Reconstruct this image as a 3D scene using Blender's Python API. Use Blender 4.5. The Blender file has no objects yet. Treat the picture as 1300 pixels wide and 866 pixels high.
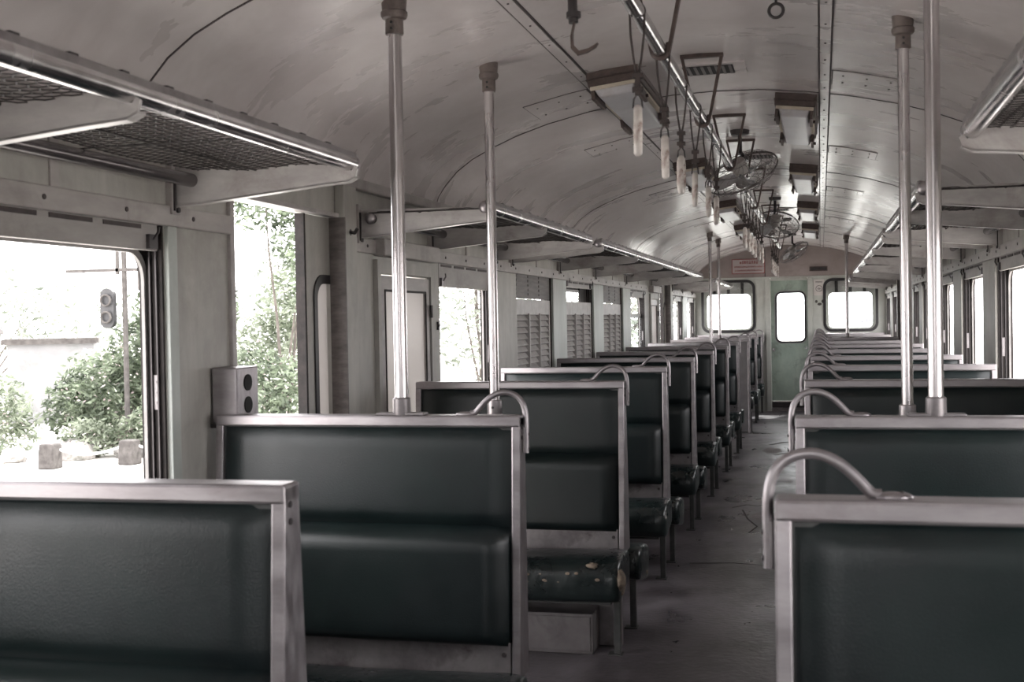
import bpy, bmesh, math, random
from mathutils import Vector, Matrix
random.seed(7)
SC = bpy.context.scene
COL = SC.collection
PI = math.pi

# ------------------------------------------------------------------ materials
def _new(name):
    m = bpy.data.materials.new(name); m.use_nodes = True
    nt = m.node_tree; nt.nodes.clear()
    out = nt.nodes.new('ShaderNodeOutputMaterial')
    b = nt.nodes.new('ShaderNodeBsdfPrincipled')
    nt.links.new(b.outputs[0], out.inputs[0])
    return m, nt, b

def mat(name, c1, c2=None, rough=.5, rough2=None, metal=0., scale=6., stretch=(1, 1, 1), bump=0., detail=6.,
        c3=None, lo=.35, hi=.68, stain_scale=1.3, spec=.5, stain=(.52, .72), bump_scale=None, coat=0., sdetail=9, coat_rough=.25):
    """noise-mixed paint: c1/c2 worn tone, c3 an optional large-patch stain"""
    m, nt, b = _new(name)
    N = nt.nodes; L = nt.links
    tc = N.new('ShaderNodeTexCoord'); mp = N.new('ShaderNodeMapping'); mp.inputs['Scale'].default_value = stretch
    L.new(tc.outputs['Object'], mp.inputs[0])
    nz = N.new('ShaderNodeTexNoise'); nz.inputs['Scale'].default_value = scale; nz.inputs['Detail'].default_value = detail
    nz.inputs['Roughness'].default_value = .62
    L.new(mp.outputs[0], nz.inputs['Vector'])
    rp = N.new('ShaderNodeValToRGB')
    rp.color_ramp.elements[0].position = lo; rp.color_ramp.elements[1].position = hi
    rp.color_ramp.elements[0].color = (*c1, 1); rp.color_ramp.elements[1].color = (*(c2 or c1), 1)
    L.new(nz.outputs['Fac'], rp.inputs[0])
    col = rp.outputs[0]
    if c3:
        n2 = N.new('ShaderNodeTexNoise'); n2.inputs['Scale'].default_value = stain_scale; n2.inputs['Detail'].default_value = sdetail
        n2.inputs['Roughness'].default_value = .7; n2.inputs['Distortion'].default_value = .4
        L.new(tc.outputs['Object'], n2.inputs['Vector'])
        r2 = N.new('ShaderNodeMapRange'); r2.inputs[1].default_value = stain[0]; r2.inputs[2].default_value = stain[1]
        L.new(n2.outputs['Fac'], r2.inputs[0])
        mx = N.new('ShaderNodeMix'); mx.data_type = 'RGBA'
        L.new(r2.outputs[0], mx.inputs[0]); L.new(col, mx.inputs[6]); mx.inputs[7].default_value = (*c3, 1)
        col = mx.outputs[2]
    L.new(col, b.inputs['Base Color'])
    if rough2 is not None:
        r3 = N.new('ShaderNodeMapRange'); r3.inputs[1].default_value = .3; r3.inputs[2].default_value = .7
        r3.inputs[3].default_value = rough; r3.inputs[4].default_value = rough2
        L.new(nz.outputs['Fac'], r3.inputs[0]); L.new(r3.outputs[0], b.inputs['Roughness'])
    else:
        b.inputs['Roughness'].default_value = rough
    b.inputs['Metallic'].default_value = metal
    b.inputs['Specular IOR Level'].default_value = spec
    b.inputs['Coat Weight'].default_value = coat; b.inputs['Coat Roughness'].default_value = coat_rough
    if bump:
        bp = N.new('ShaderNodeBump'); bp.inputs['Strength'].default_value = bump; bp.inputs['Distance'].default_value = .01
        src = nz
        if bump_scale:
            src = N.new('ShaderNodeTexNoise'); src.inputs['Scale'].default_value = bump_scale; src.inputs['Detail'].default_value = 4
            L.new(tc.outputs['Object'], src.inputs['Vector'])
        L.new(src.outputs['Fac'], bp.inputs['Height']); L.new(bp.outputs[0], b.inputs['Normal'])
    return m

M = {}
M['ceil'] = mat('ceiling_paint', (.60, .555, .55), (.70, .655, .65), rough=.24, rough2=.34, scale=1.4, stretch=(1, 2.2, 1), bump=0,
                c3=(.42, .37, .365), stain_scale=2.4, stain=(.35, .95), spec=.6, detail=5, coat=.55, lo=.2, hi=.8, sdetail=4, coat_rough=.17)
M['wall'] = mat('wall_paint', (.33, .32, .295), (.45, .44, .41), rough=.42, rough2=.55, scale=3.5, stretch=(1, 3, .8), bump=.04,
                c3=(.22, .20, .18), stain_scale=1.8, stain=(.46, .8))
M['pillar'] = mat('pillar_paint', (.36, .39, .365), (.47, .50, .475), rough=.45, scale=4, stretch=(1, 2, .5), bump=.03,
                  c3=(.27, .26, .24), stain_scale=1.3, stain=(.45, .85))
M['beam'] = mat('beam_paint', (.31, .285, .275), (.42, .395, .38), rough=.4, scale=7, stretch=(1, .6, 2), bump=.04,
                c3=(.17, .145, .135), stain_scale=2.8, stain=(.52, .8))
M['arm'] = mat('rack_arm_paint', (.31, .29, .285), (.44, .42, .41), rough=.34, scale=9, stretch=(.6, 1, 2), bump=.03,
               c3=(.17, .135, .125), stain_scale=4, stain=(.53, .8))
M['endwall'] = mat('end_wall_paint', (.36, .37, .34), (.46, .47, .44), rough=.45, scale=3, bump=.02, c3=(.30, .28, .26), stain_scale=1.2)
M['arch'] = mat('arch_paint', (.235, .195, .185), (.31, .26, .25), rough=.45, scale=2.5, bump=.02, c3=(.17, .14, .135))
M['door'] = mat('green_door_paint', (.25, .31, .265), (.40, .47, .41), rough=.4, scale=3, stretch=(1, 1, .6), bump=.03,
                c3=(.07, .085, .07), stain_scale=2.2, stain=(.52, .74))
M['shutter'] = mat('shutter_paint', (.27, .25, .24), (.37, .35, .335), rough=.45, scale=6, stretch=(1, .5, 2), bump=.05, c3=(.17, .15, .14), stain_scale=3)
M['slat'] = mat('slat_paint', (.36, .345, .335), (.50, .48, .47), rough=.45, scale=12, bump=.04)
M['darkslat'] = mat('dark_wood', (.06, .05, .048), (.13, .11, .105), rough=.5, scale=14, stretch=(1, .3, 3), bump=.1)
M['jamb'] = mat('dark_jamb', (.010, .008, .008), (.028, .022, .021), rough=.6, scale=18, bump=.1, spec=.25)
M['rubber'] = mat('black_rubber', (.012, .011, .012), (.02, .018, .02), rough=.4)
M['alu'] = mat('brushed_aluminium', (.25, .228, .238), (.42, .395, .405), rough=.28, rough2=.46, metal=.8, scale=7, stretch=(.5, 6, 2), bump=.04,
               c3=(.22, .18, .185), stain_scale=5, stain=(.50, .80))
M['alu_dull'] = mat('dull_aluminium', (.17, .155, .16), (.28, .26, .265), rough=.38, metal=.5, scale=9, bump=.05, c3=(.11, .09, .095), stain_scale=6)
M['steel'] = mat('polished_steel', (.50, .48, .485), (.66, .64, .645), rough=.16, rough2=.3, metal=1., scale=10, stretch=(1, 1, .15), detail=3,
                 c3=(.33, .27, .26), stain_scale=4, stain=(.6, .85))
M['polesteel'] = mat('pole_steel', (.46, .43, .435), (.62, .59, .595), rough=.2, rough2=.34, metal=1., scale=10, stretch=(1, 1, .15), detail=3,
                     c3=(.34, .26, .25), stain_scale=3, stain=(.55, .8))
M['rust'] = mat('rusty_metal', (.055, .037, .034), (.11, .08, .072), rough=.5, metal=.2, scale=20, bump=.15, c3=(.035, .025, .022), stain_scale=10)
M['flange'] = mat('flange_paint', (.10, .078, .072), (.19, .155, .142), rough=.5, scale=22, bump=.12, c3=(.045, .034, .032), stain_scale=14)
M['wire'] = mat('rack_wire', (.015, .012, .012), (.035, .028, .027), rough=.7, metal=0, scale=30)
M['darkmetal'] = mat('dark_metal', (.03, .026, .027), (.055, .048, .05), rough=.4, metal=.3, scale=20, bump=.05)
M['vinyl'] = mat('dark_green_vinyl', (.0042, .0072, .0082), (.0075, .0125, .0135), rough=.30, rough2=.42, scale=5, bump=.08, bump_scale=260,
                 c3=(.005, .014, .013), stain_scale=1.8, stain=(.45, .75), spec=.4)
M['vinyl_worn'] = mat('worn_green_vinyl', (.006, .010, .0105), (.012, .019, .019), rough=.22, rough2=.42, scale=6, bump=.4, bump_scale=18,
                      c3=(.085, .07, .068), stain_scale=15, stain=(.68, .74))
M['foam'] = mat('torn_foam', (.12, .09, .07), (.32, .26, .2), rough=.9, scale=25, bump=.5)
M['leg'] = mat('leg_paint', (.028, .030, .029), (.06, .06, .058), rough=.5, scale=20, bump=.1)
M['floor'] = mat('floor_lino', (.052, .045, .051), (.135, .122, .134), rough=.22, rough2=.5, scale=3.4, stretch=(1, .6, 1), bump=.25,
                 c3=(.032, .026, .028), stain_scale=1.5, stain=(.45, .66), detail=12, bump_scale=30, lo=.36, hi=.66)
M['boxpaint'] = mat('box_paint', (.11, .098, .10), (.17, .155, .158), rough=.5, scale=6, bump=.03, c3=(.07, .06, .06), stain_scale=4)
M['darktube'] = mat('dark_tube', (.10, .09, .092), (.17, .155, .158), rough=.25, metal=.7, scale=8)
M['panelgrey'] = mat('dark_grey_panel', (.075, .07, .072), (.12, .112, .115), rough=.45, scale=6, bump=.03)
M['floorcrack'] = mat('cracked_floor', (.02, .016, .017), (.05, .04, .042), rough=.7, scale=30)
M['floorpatch'] = mat('bare_floor_patch', (.15, .13, .135), (.24, .215, .22), rough=.6, scale=14, bump=.3)
M['lens'] = mat('lamp_lens', (.42, .41, .43), (.52, .51, .53), rough=.28, scale=4, c3=(.38, .35, .35), stain_scale=5)
M['cream'] = mat('cream_strip', (.46, .40, .32), (.58, .52, .43), rough=.5, scale=10)
M['ring'] = mat('ivory_ring', (.50, .46, .43), (.68, .64, .61), rough=.35, scale=18, c3=(.22, .14, .12), stain_scale=14, stain=(.5, .62))
M['cord'] = mat('dark_cord', (.025, .018, .017), (.05, .036, .034), rough=.6, scale=40)
M['blade'] = mat('fan_blade', (.42, .42, .43), (.55, .55, .56), rough=.25, metal=.7, scale=6)
M['cage'] = mat('fan_cage', (.07, .06, .06), (.14, .125, .125), rough=.35, metal=.5, scale=20)
M['paper'] = mat('notice_paper', (.50, .47, .45), (.58, .55, .53), rough=.7, scale=6)
M['ink'] = mat('ink_dark', (.06, .05, .05), rough=.7)
M['redink'] = mat('ink_red', (.22, .07, .07), (.30, .11, .105), rough=.6, scale=30)
M['signred'] = mat('sign_board', (.36, .31, .305), (.42, .37, .365), rough=.5, scale=8)
M['violet'] = mat('violet_scribble', (.10, .08, .20), rough=.7)
M['line'] = mat('seam_line', (.035, .026, .026), (.06, .045, .045), rough=.6, scale=20)
M['vent'] = mat('vent_black', (.004, .0035, .0035), rough=.7)
M['ground'] = mat('pale_gravel', (.50, .48, .45), (.66, .64, .61), rough=.9, scale=3, bump=.3, c3=(.40, .42, .36), stain_scale=.4)
M['kerb'] = mat('kerb_stone', (.36, .27, .24), (.46, .36, .33), rough=.9, scale=5)
M['whitewall'] = mat('whitewashed_wall', (.17, .17, .175), (.22, .22, .22), rough=.8, scale=1.5, c3=(.13, .135, .13))
M['stonepost'] = mat('grey_stone', (.045, .04, .038), (.09, .083, .078), rough=.9, scale=8, bump=.4)
M['rope'] = mat('white_rope', (.6, .6, .6), (.7, .7, .7), rough=.8, scale=30)
M['rock'] = mat('pale_rock', (.11, .105, .10), (.40, .38, .36), rough=.9, scale=3, bump=.8, c3=(.07, .08, .06), stain_scale=5)
M['bark'] = mat('pale_bark', (.06, .05, .045), (.13, .115, .10), rough=.9, scale=8, bump=.4)
M['signal'] = mat('signal_black', (.02, .02, .022), (.035, .034, .036), rough=.5, scale=6)
M['gasket_light'] = mat('grey_window_rim', (.20, .19, .185), (.30, .285, .28), rough=.4, scale=12)

def leafmat(name, c1, c2):
    m, nt, b = _new(name); N = nt.nodes; L = nt.links
    tc = N.new('ShaderNodeTexCoord')
    nz = N.new('ShaderNodeTexNoise'); nz.inputs['Scale'].default_value = 3.2; nz.inputs['Detail'].default_value = 8
    L.new(tc.outputs['Object'], nz.inputs['Vector'])
    rp = N.new('ShaderNodeValToRGB'); rp.color_ramp.elements[0].position = .36; rp.color_ramp.elements[1].position = .66
    rp.color_ramp.elements[0].color = (*c1, 1); rp.color_ramp.elements[1].color = (*c2, 1)
    L.new(nz.outputs['Fac'], rp.inputs[0]); L.new(rp.outputs[0], b.inputs['Base Color'])
    b.inputs['Roughness'].default_value = .5
    tr = N.new('ShaderNodeBsdfTranslucent'); L.new(rp.outputs[0], tr.inputs[0])
    mx = N.new('ShaderNodeMixShader'); mx.inputs[0].default_value = .4
    out = [n for n in N if n.type == 'OUTPUT_MATERIAL'][0]
    L.new(b.outputs[0], mx.inputs[1]); L.new(tr.outputs[0], mx.inputs[2]); L.new(mx.outputs[0], out.inputs[0])
    return m
M['leaf'] = leafmat('shrub_leaf', (.018, .028, .015), (.24, .29, .20))
M['leaf2'] = leafmat('pale_leaf', (.06, .08, .045), (.38, .42, .33))
M['leaf3'] = leafmat('tree_leaf', (.09, .105, .08), (.40, .43, .38))
M['bract'] = leafmat('flower_petal', (.50, .40, .40), (.66, .58, .58))

def glass(name, tint=(.95, .97, .97), fros=False, mixf=.12):
    m, nt, b = _new(name); N = nt.nodes; L = nt.links
    nt.nodes.remove(b)
    out = [n for n in N if n.type == 'OUTPUT_MATERIAL'][0]
    mx = N.new('ShaderNodeMixShader')
    if fros:
        a = N.new('ShaderNodeBsdfTranslucent'); a.inputs[0].default_value = (*tint, 1)
        c = N.new('ShaderNodeBsdfDiffuse'); c.inputs[0].default_value = (.42, .40, .385, 1)
        m2 = N.new('ShaderNodeMixShader'); m2.inputs[0].default_value = .45
        L.new(a.outputs[0], m2.inputs[1]); L.new(c.outputs[0], m2.inputs[2])
        g = N.new('ShaderNodeBsdfGlossy'); g.inputs['Roughness'].default_value = .25
        L.new(m2.outputs[0], mx.inputs[1]); L.new(g.outputs[0], mx.inputs[2]); mx.inputs[0].default_value = .08
    else:
        t = N.new('ShaderNodeBsdfTransparent'); t.inputs[0].default_value = (*tint, 1)
        g = N.new('ShaderNodeBsdfGlossy'); g.inputs['Roughness'].default_value = .04
        L.new(t.outputs[0], mx.inputs[1]); L.new(g.outputs[0], mx.inputs[2]); mx.inputs[0].default_value = mixf
    L.new(mx.outputs[0], out.inputs[0])
    return m
M['glass'] = glass('window_glass', mixf=.06)
M['frost'] = glass('frosted_glass', tint=(.46, .445, .435), fros=True)

# ------------------------------------------------------------------ mesh builder
class MB:
    def __init__(s): s.bm = bmesh.new()
    def hexa(s, p):
        """p: 8 points, bottom loop 0-3, top loop 4-7"""
        v = [s.bm.verts.new(q) for q in p]
        for f in ((3, 2, 1, 0), (4, 5, 6, 7), (0, 1, 5, 4), (1, 2, 6, 5), (2, 3, 7, 6), (3, 0, 4, 7)):
            s.bm.faces.new([v[i] for i in f])
        return s
    def box(s, x0, x1, y0, y1, z0, z1):
        return s.hexa([(x0, y0, z0), (x1, y0, z0), (x1, y1, z0), (x0, y1, z0), (x0, y0, z1), (x1, y0, z1), (x1, y1, z1), (x0, y1, z1)])
    def prism(s, pts, vec):
        """polygon (3d points) extruded by vec"""
        vec = Vector(vec); a = [s.bm.verts.new(p) for p in pts]; b = [s.bm.verts.new(Vector(p) + vec) for p in pts]
        n = len(pts); s.bm.faces.new(a[::-1]); s.bm.faces.new(b)
        for i in range(n): s.bm.faces.new((a[i], a[(i + 1) % n], b[(i + 1) % n], b[i]))
        return s
    def tube(s, pts, r, seg=10, caps=True, closed=False, rs=None):
        pts = [Vector(p) for p in pts]; n = len(pts); rings = []
        up = None
        for i, p in enumerate(pts):
            if closed: d = (pts[(i + 1) % n] - pts[i - 1])
            else: d = pts[min(i + 1, n - 1)] - pts[max(i - 1, 0)]
            d.normalize()
            if up is None:
                up = Vector((0, 0, 1)) if abs(d.z) < .9 else Vector((1, 0, 0))
            a = d.cross(up)
            if a.length < 1e-5: a = d.cross(Vector((0, 1, 0)))
            a.normalize(); b = a.cross(d); b.normalize(); up = b
            rr = rs[i] if rs else r
            rings.append([s.bm.verts.new(p + a * math.cos(2 * PI * k / seg) * rr + b * math.sin(2 * PI * k / seg) * rr) for k in range(seg)])
        m = n if closed else n - 1
        for i in range(m):
            A, B = rings[i], rings[(i + 1) % n]
            off = 0
            if closed and i == n - 1:
                off = min(range(seg), key=lambda o: (A[0].co - B[o].co).length)
            for k in range(seg): s.bm.faces.new((A[k], B[(k + off) % seg], B[(k + 1 + off) % seg], A[(k + 1) % seg]))
        if caps and not closed:
            s.bm.faces.new(rings[0]); s.bm.faces.new(rings[-1][::-1])
        return s
    def lathe(s, prof, c=(0, 0, 0), seg=20, axis='z'):
        rings = []
        for r, h in prof:
            ring = []
            for k in range(seg):
                a = 2 * PI * k / seg
                p = (r * math.cos(a), r * math.sin(a), h)
                if axis == 'x': p = (h, r * math.cos(a), r * math.sin(a))
                if axis == 'y': p = (r * math.cos(a), h, r * math.sin(a))
                ring.append(s.bm.verts.new((p[0] + c[0], p[1] + c[1], p[2] + c[2])))
            rings.append(ring)
        for A, B in zip(rings, rings[1:]):
            for k in range(seg): s.bm.faces.new((A[k], A[(k + 1) % seg], B[(k + 1) % seg], B[k]))
        s.bm.faces.new(rings[0][::-1]); s.bm.faces.new(rings[-1])
        return s
    def ball(s, c, r, sx=1, sy=1, sz=1, u=14, v=9):
        mt = Matrix.Translation(c) @ Matrix.Diagonal((sx, sy, sz, 1))
        bmesh.ops.create_uvsphere(s.bm, u_segments=u, v_segments=v, radius=r, matrix=mt); return s
    def quad(s, a, b, c, d):
        s.bm.faces.new([s.bm.verts.new(p) for p in (a, b, c, d)]); return s
    def frame(s, outer, inner, t0, t1, fn, hole=True):
        """plate with a rounded hole. outer/inner = (a0,a1,b0,b1[,radius]); fn(a,b,t)->xyz"""
        inn = rrect(*inner)
        if len(outer) == 5: out = rrect(*outer)
        else:
            a0, a1, b0, b1 = outer; ca, cb = (inner[0] + inner[1]) / 2, (inner[2] + inner[3]) / 2
            ia, ib = (inner[1] - inner[0]) / 2, (inner[3] - inner[2]) / 2
            out = []
            for a, b in inn:
                u, v = (a - ca) / ia, (b - cb) / ib
                m = max(abs(u), abs(v)); u /= m; v /= m
                out.append((ca + u * ((a1 - ca) if u > 0 else (ca - a0)), cb + v * ((b1 - cb) if v > 0 else (cb - b0))))
            # snap corners
            for (qa, qb) in ((a0, b0), (a0, b1), (a1, b0), (a1, b1)):
                k = min(range(len(out)), key=lambda i: (out[i][0] - qa) ** 2 + (out[i][1] - qb) ** 2); out[k] = (qa, qb)
        L = []
        for loop in (out, inn):
            for t in (t0, t1): L.append([s.bm.verts.new(fn(a, b, t)) for a, b in loop])
        o0, o1, i0, i1 = L; n = len(inn)
        for k in range(n):
            j = (k + 1) % n
            for q in ((o0[k], o0[j], i0[j], i0[k]), (o1[j], o1[k], i1[k], i1[j]), (i0[k], i0[j], i1[j], i1[k]), (o0[j], o0[k], o1[k], o1[j])):
                try: s.bm.faces.new(q)
                except ValueError: pass
        return s
    def rplate(s, rr, t0, t1, fn):
        loop = rrect(*rr)
        a = [s.bm.verts.new(fn(p, q, t0)) for p, q in loop]; b = [s.bm.verts.new(fn(p, q, t1)) for p, q in loop]
        s.bm.faces.new(a); s.bm.faces.new(b[::-1]); n = len(a)
        for k in range(n): s.bm.faces.new((a[k], b[k], b[(k + 1) % n], a[(k + 1) % n]))
        return s
    def build(s, name, m, parent=None, smooth=False, bevel=0., seg=2, sub=0, kind=None):
        bmesh.ops.recalc_face_normals(s.bm, faces=s.bm.faces)
        me = bpy.data.meshes.new(name); s.bm.to_mesh(me); s.bm.free()
        me.materials.append(M[m] if isinstance(m, str) else m)
        if smooth:
            for p in me.polygons: p.use_smooth = True
            if smooth != 'all':
                try: me.set_sharp_from_angle(angle=math.radians(38))
                except Exception: pass
        o = bpy.data.objects.new(name, me); COL.objects.link(o)
        if parent: o.parent = parent
        if bevel:
            b = o.modifiers.new('b', 'BEVEL'); b.width = bevel; b.segments = seg; b.limit_method = 'ANGLE'; b.angle_limit = math.radians(40)
        if sub:
            d = o.modifiers.new('s', 'SUBSURF'); d.levels = sub; d.render_levels = sub
        if kind: o['kind'] = kind
        return o

def rrect(a0, a1, b0, b1, r, n=6):
    pts = []
    for (ca, cb, s0) in ((a1 - r, b1 - r, 0), (a0 + r, b1 - r, 90), (a0 + r, b0 + r, 180), (a1 - r, b0 + r, 270)):
        for k in range(n + 1):
            t = math.radians(s0 + 90 * k / n); pts.append((ca + r * math.cos(t), cb + r * math.sin(t)))
    return pts

def empty(name, loc=(0, 0, 0), rz=0., label=None, cat=None, group=None, kind=None):
    o = bpy.data.objects.new(name, None); COL.objects.link(o); o.location = loc; o.rotation_euler = (0, 0, rz)
    o.empty_display_size = .1
    if label: o['label'] = label
    if cat: o['category'] = cat
    if group: o['group'] = group
    if kind: o['kind'] = kind
    return o
def tag(o, label, cat, group=None, kind=None):
    o['label'] = label; o['category'] = cat
    if group: o['group'] = group
    if kind: o['kind'] = kind
    return o
KIDS = {}
def copy_tree(o, parent=None):
    c = o.copy(); COL.objects.link(c)
    if parent: c.parent = parent
    for ch in [q for q in list(COL.objects) if q.parent == o]:
        copy_tree(ch, c)
    return c
ORD = ['first', 'second', 'third', 'fourth', 'fifth', 'sixth', 'seventh', 'eighth', 'ninth', 'tenth', 'eleventh', 'twelfth', 'thirteenth',
       'fourteenth', 'fifteenth', 'sixteenth', 'seventeenth', 'eighteenth', 'nineteenth', 'twentieth']

# ------------------------------------------------------------------ dimensions
W = 1.385      # inner half width
T = .075       # wall thickness
YB, YE = -.9, 18.4
PROF = [(0, 2.478), (.2, 2.472), (.4, 2.452), (.6, 2.418), (.8, 2.372), (.95, 2.325), (1.08, 2.272), (1.18, 2.222), (1.26, 2.165), (1.32, 2.10), (1.355, 2.05), (1.375, 2.0)]
def cz(x):
    x = abs(x)
    for (a, b), (c, d) in zip(PROF, PROF[1:]):
        if x <= c: return b + (d - b) * (x - a) / (c - a)
    return PROF[-1][1]
FULL = [(-x, z) for x, z in PROF[::-1]] + PROF[1:]

# ------------------------------------------------------------------ floor
MB().box(-W - T, W + T, YB - .1, YE + .25, -.08, 0).build('floor', 'floor', kind='structure')

# ------------------------------------------------------------------ ceiling shell
b = MB()
lo = [[b.bm.verts.new((x, y, z)) for x, z in FULL] for y in (YB - .1, 3, 6, 9, 12, 15, YE + .1)]
hi = [[b.bm.verts.new((x * 1.07, y, z + .05)) for x, z in FULL] for y in (YB - .1, 3, 6, 9, 12, 15, YE + .1)]
for S, fl in ((lo, 0), (hi, 1)):
    for A, B in zip(S, S[1:]):
        for k in range(len(FULL) - 1): b.bm.faces.new((A[k], A[k + 1], B[k + 1], B[k]))
for i in range(6):
    for k in (0, -1): b.bm.faces.new((lo[i][k], lo[i + 1][k], hi[i + 1][k], hi[i][k]))
for i in (0, -1):
    for k in range(len(FULL) - 1): b.bm.faces.new((lo[i][k], lo[i][k + 1], hi[i][k + 1], hi[i][k]))
b.build('ceiling', 'ceil', smooth=True, kind='structure')

tn = [0]
def trim(mb, m, **k):
    tn[0] += 1
    return mb.build('trim_%d' % tn[0], m, kind='structure', **k)
# transverse panel joints
for y in (-.1, 2.96, 5.66, 8.76, 11.9, 15.0):
    b = MB()
    pts = FULL
    for (x0, z0), (x1, z1) in zip(pts, pts[1:]):
        b.hexa([(x0, y, z0 - .003), (x1, y, z1 - .003), (x1, y + .007, z1 - .003), (x0, y + .007, z0 - .003),
                (x0, y, z0 + .004), (x1, y, z1 + .004), (x1, y + .007, z1 + .004), (x0, y + .007, z0 + .004)])
    trim(b, 'line')
# longitudinal cover strips with dark edges
for x in (-.487, .487):
    z = cz(x); sl = (cz(abs(x) + .05) - cz(abs(x) - .05)) / .1 * (1 if x > 0 else -1)
    def strip(w, t, m, x=x, z=z, sl=sl):
        trim(MB().hexa([(x - w, YB, z - w * sl - t), (x + w, YB, z + w * sl - t), (x + w, YE, z + w * sl - t), (x - w, YE, z - w * sl - t),
                        (x - w, YB, z - w * sl + .003), (x + w, YB, z + w * sl + .003), (x + w, YE, z + w * sl + .003), (x - w, YE, z - w * sl + .003)]), m)
    strip(.026, .003, 'line'); strip(.019, .006, 'ceil')
    b = MB(); y = 1.0
    while y < 18:
        b.ball((x, y, z - .007), .0045, 1, 1, .6, 8, 5); y += .30
    trim(b, 'line', smooth=True)
# cover plates on the ceiling beside the joints (thin raised plates with a dark outline and rivets)
def cover_plate(x0, x1, y0, y1):
    for e, t, m in ((.005, .002, 'line'), (0, .0045, 'ceil')):
        b = MB(); n = 4
        for k in range(n):
            xa = x0 - e + (x1 - x0 + 2 * e) * k / n; xb = x0 - e + (x1 - x0 + 2 * e) * (k + 1) / n
            za, zb = cz(xa), cz(xb)
            b.hexa([(xa, y0 - e, za - t), (xb, y0 - e, zb - t), (xb, y1 + e, zb - t), (xa, y1 + e, za - t),
                    (xa, y0 - e, za + .003), (xb, y0 - e, zb + .003), (xb, y1 + e, zb + .003), (xa, y1 + e, za + .003)])
        trim(b, m)
    b = MB()
    for fx in (.15, .5, .85):
        for fy in (.25, .75):
            x = x0 + (x1 - x0) * fx; b.ball((x, y0 + (y1 - y0) * fy, cz(x) - .006), .005, 1, 1, .6, 8, 5)
    trim(b, 'line', smooth=True)
for x0, x1, y0, y1 in ((.52, .79, 5.12, 5.42), (.52, .79, 7.38, 7.68), (.52, .79, 9.7, 10.0), (.52, .79, 12.6, 12.9),
                       (-.80, -.52, 5.18, 5.52), (-.80, -.52, 6.6, 6.9), (-.80, -.52, 9.2, 9.5), (-.80, -.52, 12.6, 12.9)):
    cover_plate(x0, x1, y0, y1)
# cornices and window rails
for s, nm in ((-1, 'left'), (1, 'right')):
    xx = sorted((s * (W - .028), s * (W + .02)))
    trim(MB().box(xx[0], xx[1], YB, YE, 1.975, 2.02), 'beam', bevel=.006)
    xx = sorted((s * (W - .014), s * (W + .02)))
    segs = ((YB, 3.53), (4.55, 4.82), (5.60, 13.1), (15.05, YE)) if s < 0 else ((YB, 3.55), (4.5, 13.1), (15.05, YE))
    for a, c in segs:
        trim(MB().box(xx[0], xx[1], a, c, 1.722, 1.782), 'beam', bevel=.004)
    b = MB(); y = .4
    while y < 18:
        if not any(a2 < y < c2 for a2, c2 in ((3.5, 4.6), (4.8, 5.62), (13.0, 15.1))):
            b.lathe([(.007, 0), (.007, -s * .003)], (s * (W - .014), y, 1.752), 8, 'x')
        y += .36
    trim(b, 'line')

# ------------------------------------------------------------------ side walls
LW = [(.50, 1.52), (2.08, 3.13), (5.72, 6.74), (7.29, 8.31), (8.82, 9.88), (10.40, 11.42), (11.96, 12.96), (15.60, 16.60), (17.22, 18.22)]
RW = [(.50, 1.52), (2.20, 3.22), (5.93, 6.95), (7.53, 8.57), (9.16, 10.18), (10.75, 11.76), (12.25, 13.0), (15.60, 16.60), (17.22, 18.22)]
WZ0, WZ1 = .88, 1.735
LO = [(a, c, WZ0, WZ1) for a, c in LW] + [(3.55, 4.40, 0, 1.85), (4.88, 5.52, .22, 1.64), (13.38, 13.92, .22, 1.64), (14.15, 14.93, 0, 1.85)]
RO = [(a, c, WZ0, WZ1) for a, c in RW] + [(3.55, 4.40, 0, 1.85), (14.15, 14.93, 0, 1.85)]
def side_wall(s, ops, name):
    b = MB(); ops = sorted(ops); xa, xb = sorted((s * W, s * (W + T))); y = YB
    for a, c, z0, z1 in ops:
        b.box(xa, xb, y, a, 0, 2.03)
        if z0 > 0: b.box(xa, xb, a, c, 0, z0)
        b.box(xa, xb, a, c, z1, 2.03)
        y = c
    b.box(xa, xb, y, YE + .1, 0, 2.03)
    b.build(name, 'wall', kind='structure')
side_wall(-1, LO, 'wall_left'); side_wall(1, RO, 'wall_right')
# pillars: slightly proud pale green covers between windows
def pillars(s, ws):
    ys = sorted(ws)
    for (a, c), (d, e) in zip(ys, ys[1:]):
        if d - c > .9: continue
        xx = sorted((s * (W - .006), s * (W + .01)))
        trim(MB().box(xx[0], xx[1], c + .012, d - .012, .30, 1.722), 'pillar' if s < 0 and c > 7 else 'wall', bevel=.004)
        xx = sorted((s * (W - .014), s * (W + .005)))
        trim(MB().box(xx[0], xx[1], c + .004, c + .05, .30, 1.722), 'pillar' if c < 4 or s < 0 else 'wall', bevel=.003)
pillars(-1, LW); pillars(1, RW)
for a in (3.135,):
    trim(MB().box(-W - .005, -W + .014, a, a + .05, .3, 1.722), 'pillar', bevel=.003)
# baseboards
for s, nm in ((-1, 'left'), (1, 'right')):
    xx = sorted((s * (W - .012), s * W))
    for a, c in ((YB, 3.5), (4.6, 14.1), (15.1, YE)):
        o = MB().box(xx[0], xx[1], a, c, 0, .12).build('baseboard_' + nm, 'alu_dull', kind='structure')
# battens over the window rail
for s in (-1, 1):
    for y in (1.2, 2.60, 6.2, 7.85, 9.3, 10.9, 12.5, 16.1):
        xx = sorted((s * (W - .006), s * W))
        trim(MB().box(xx[0], xx[1], y, y + .035, 1.782, 1.975), 'beam')

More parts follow.
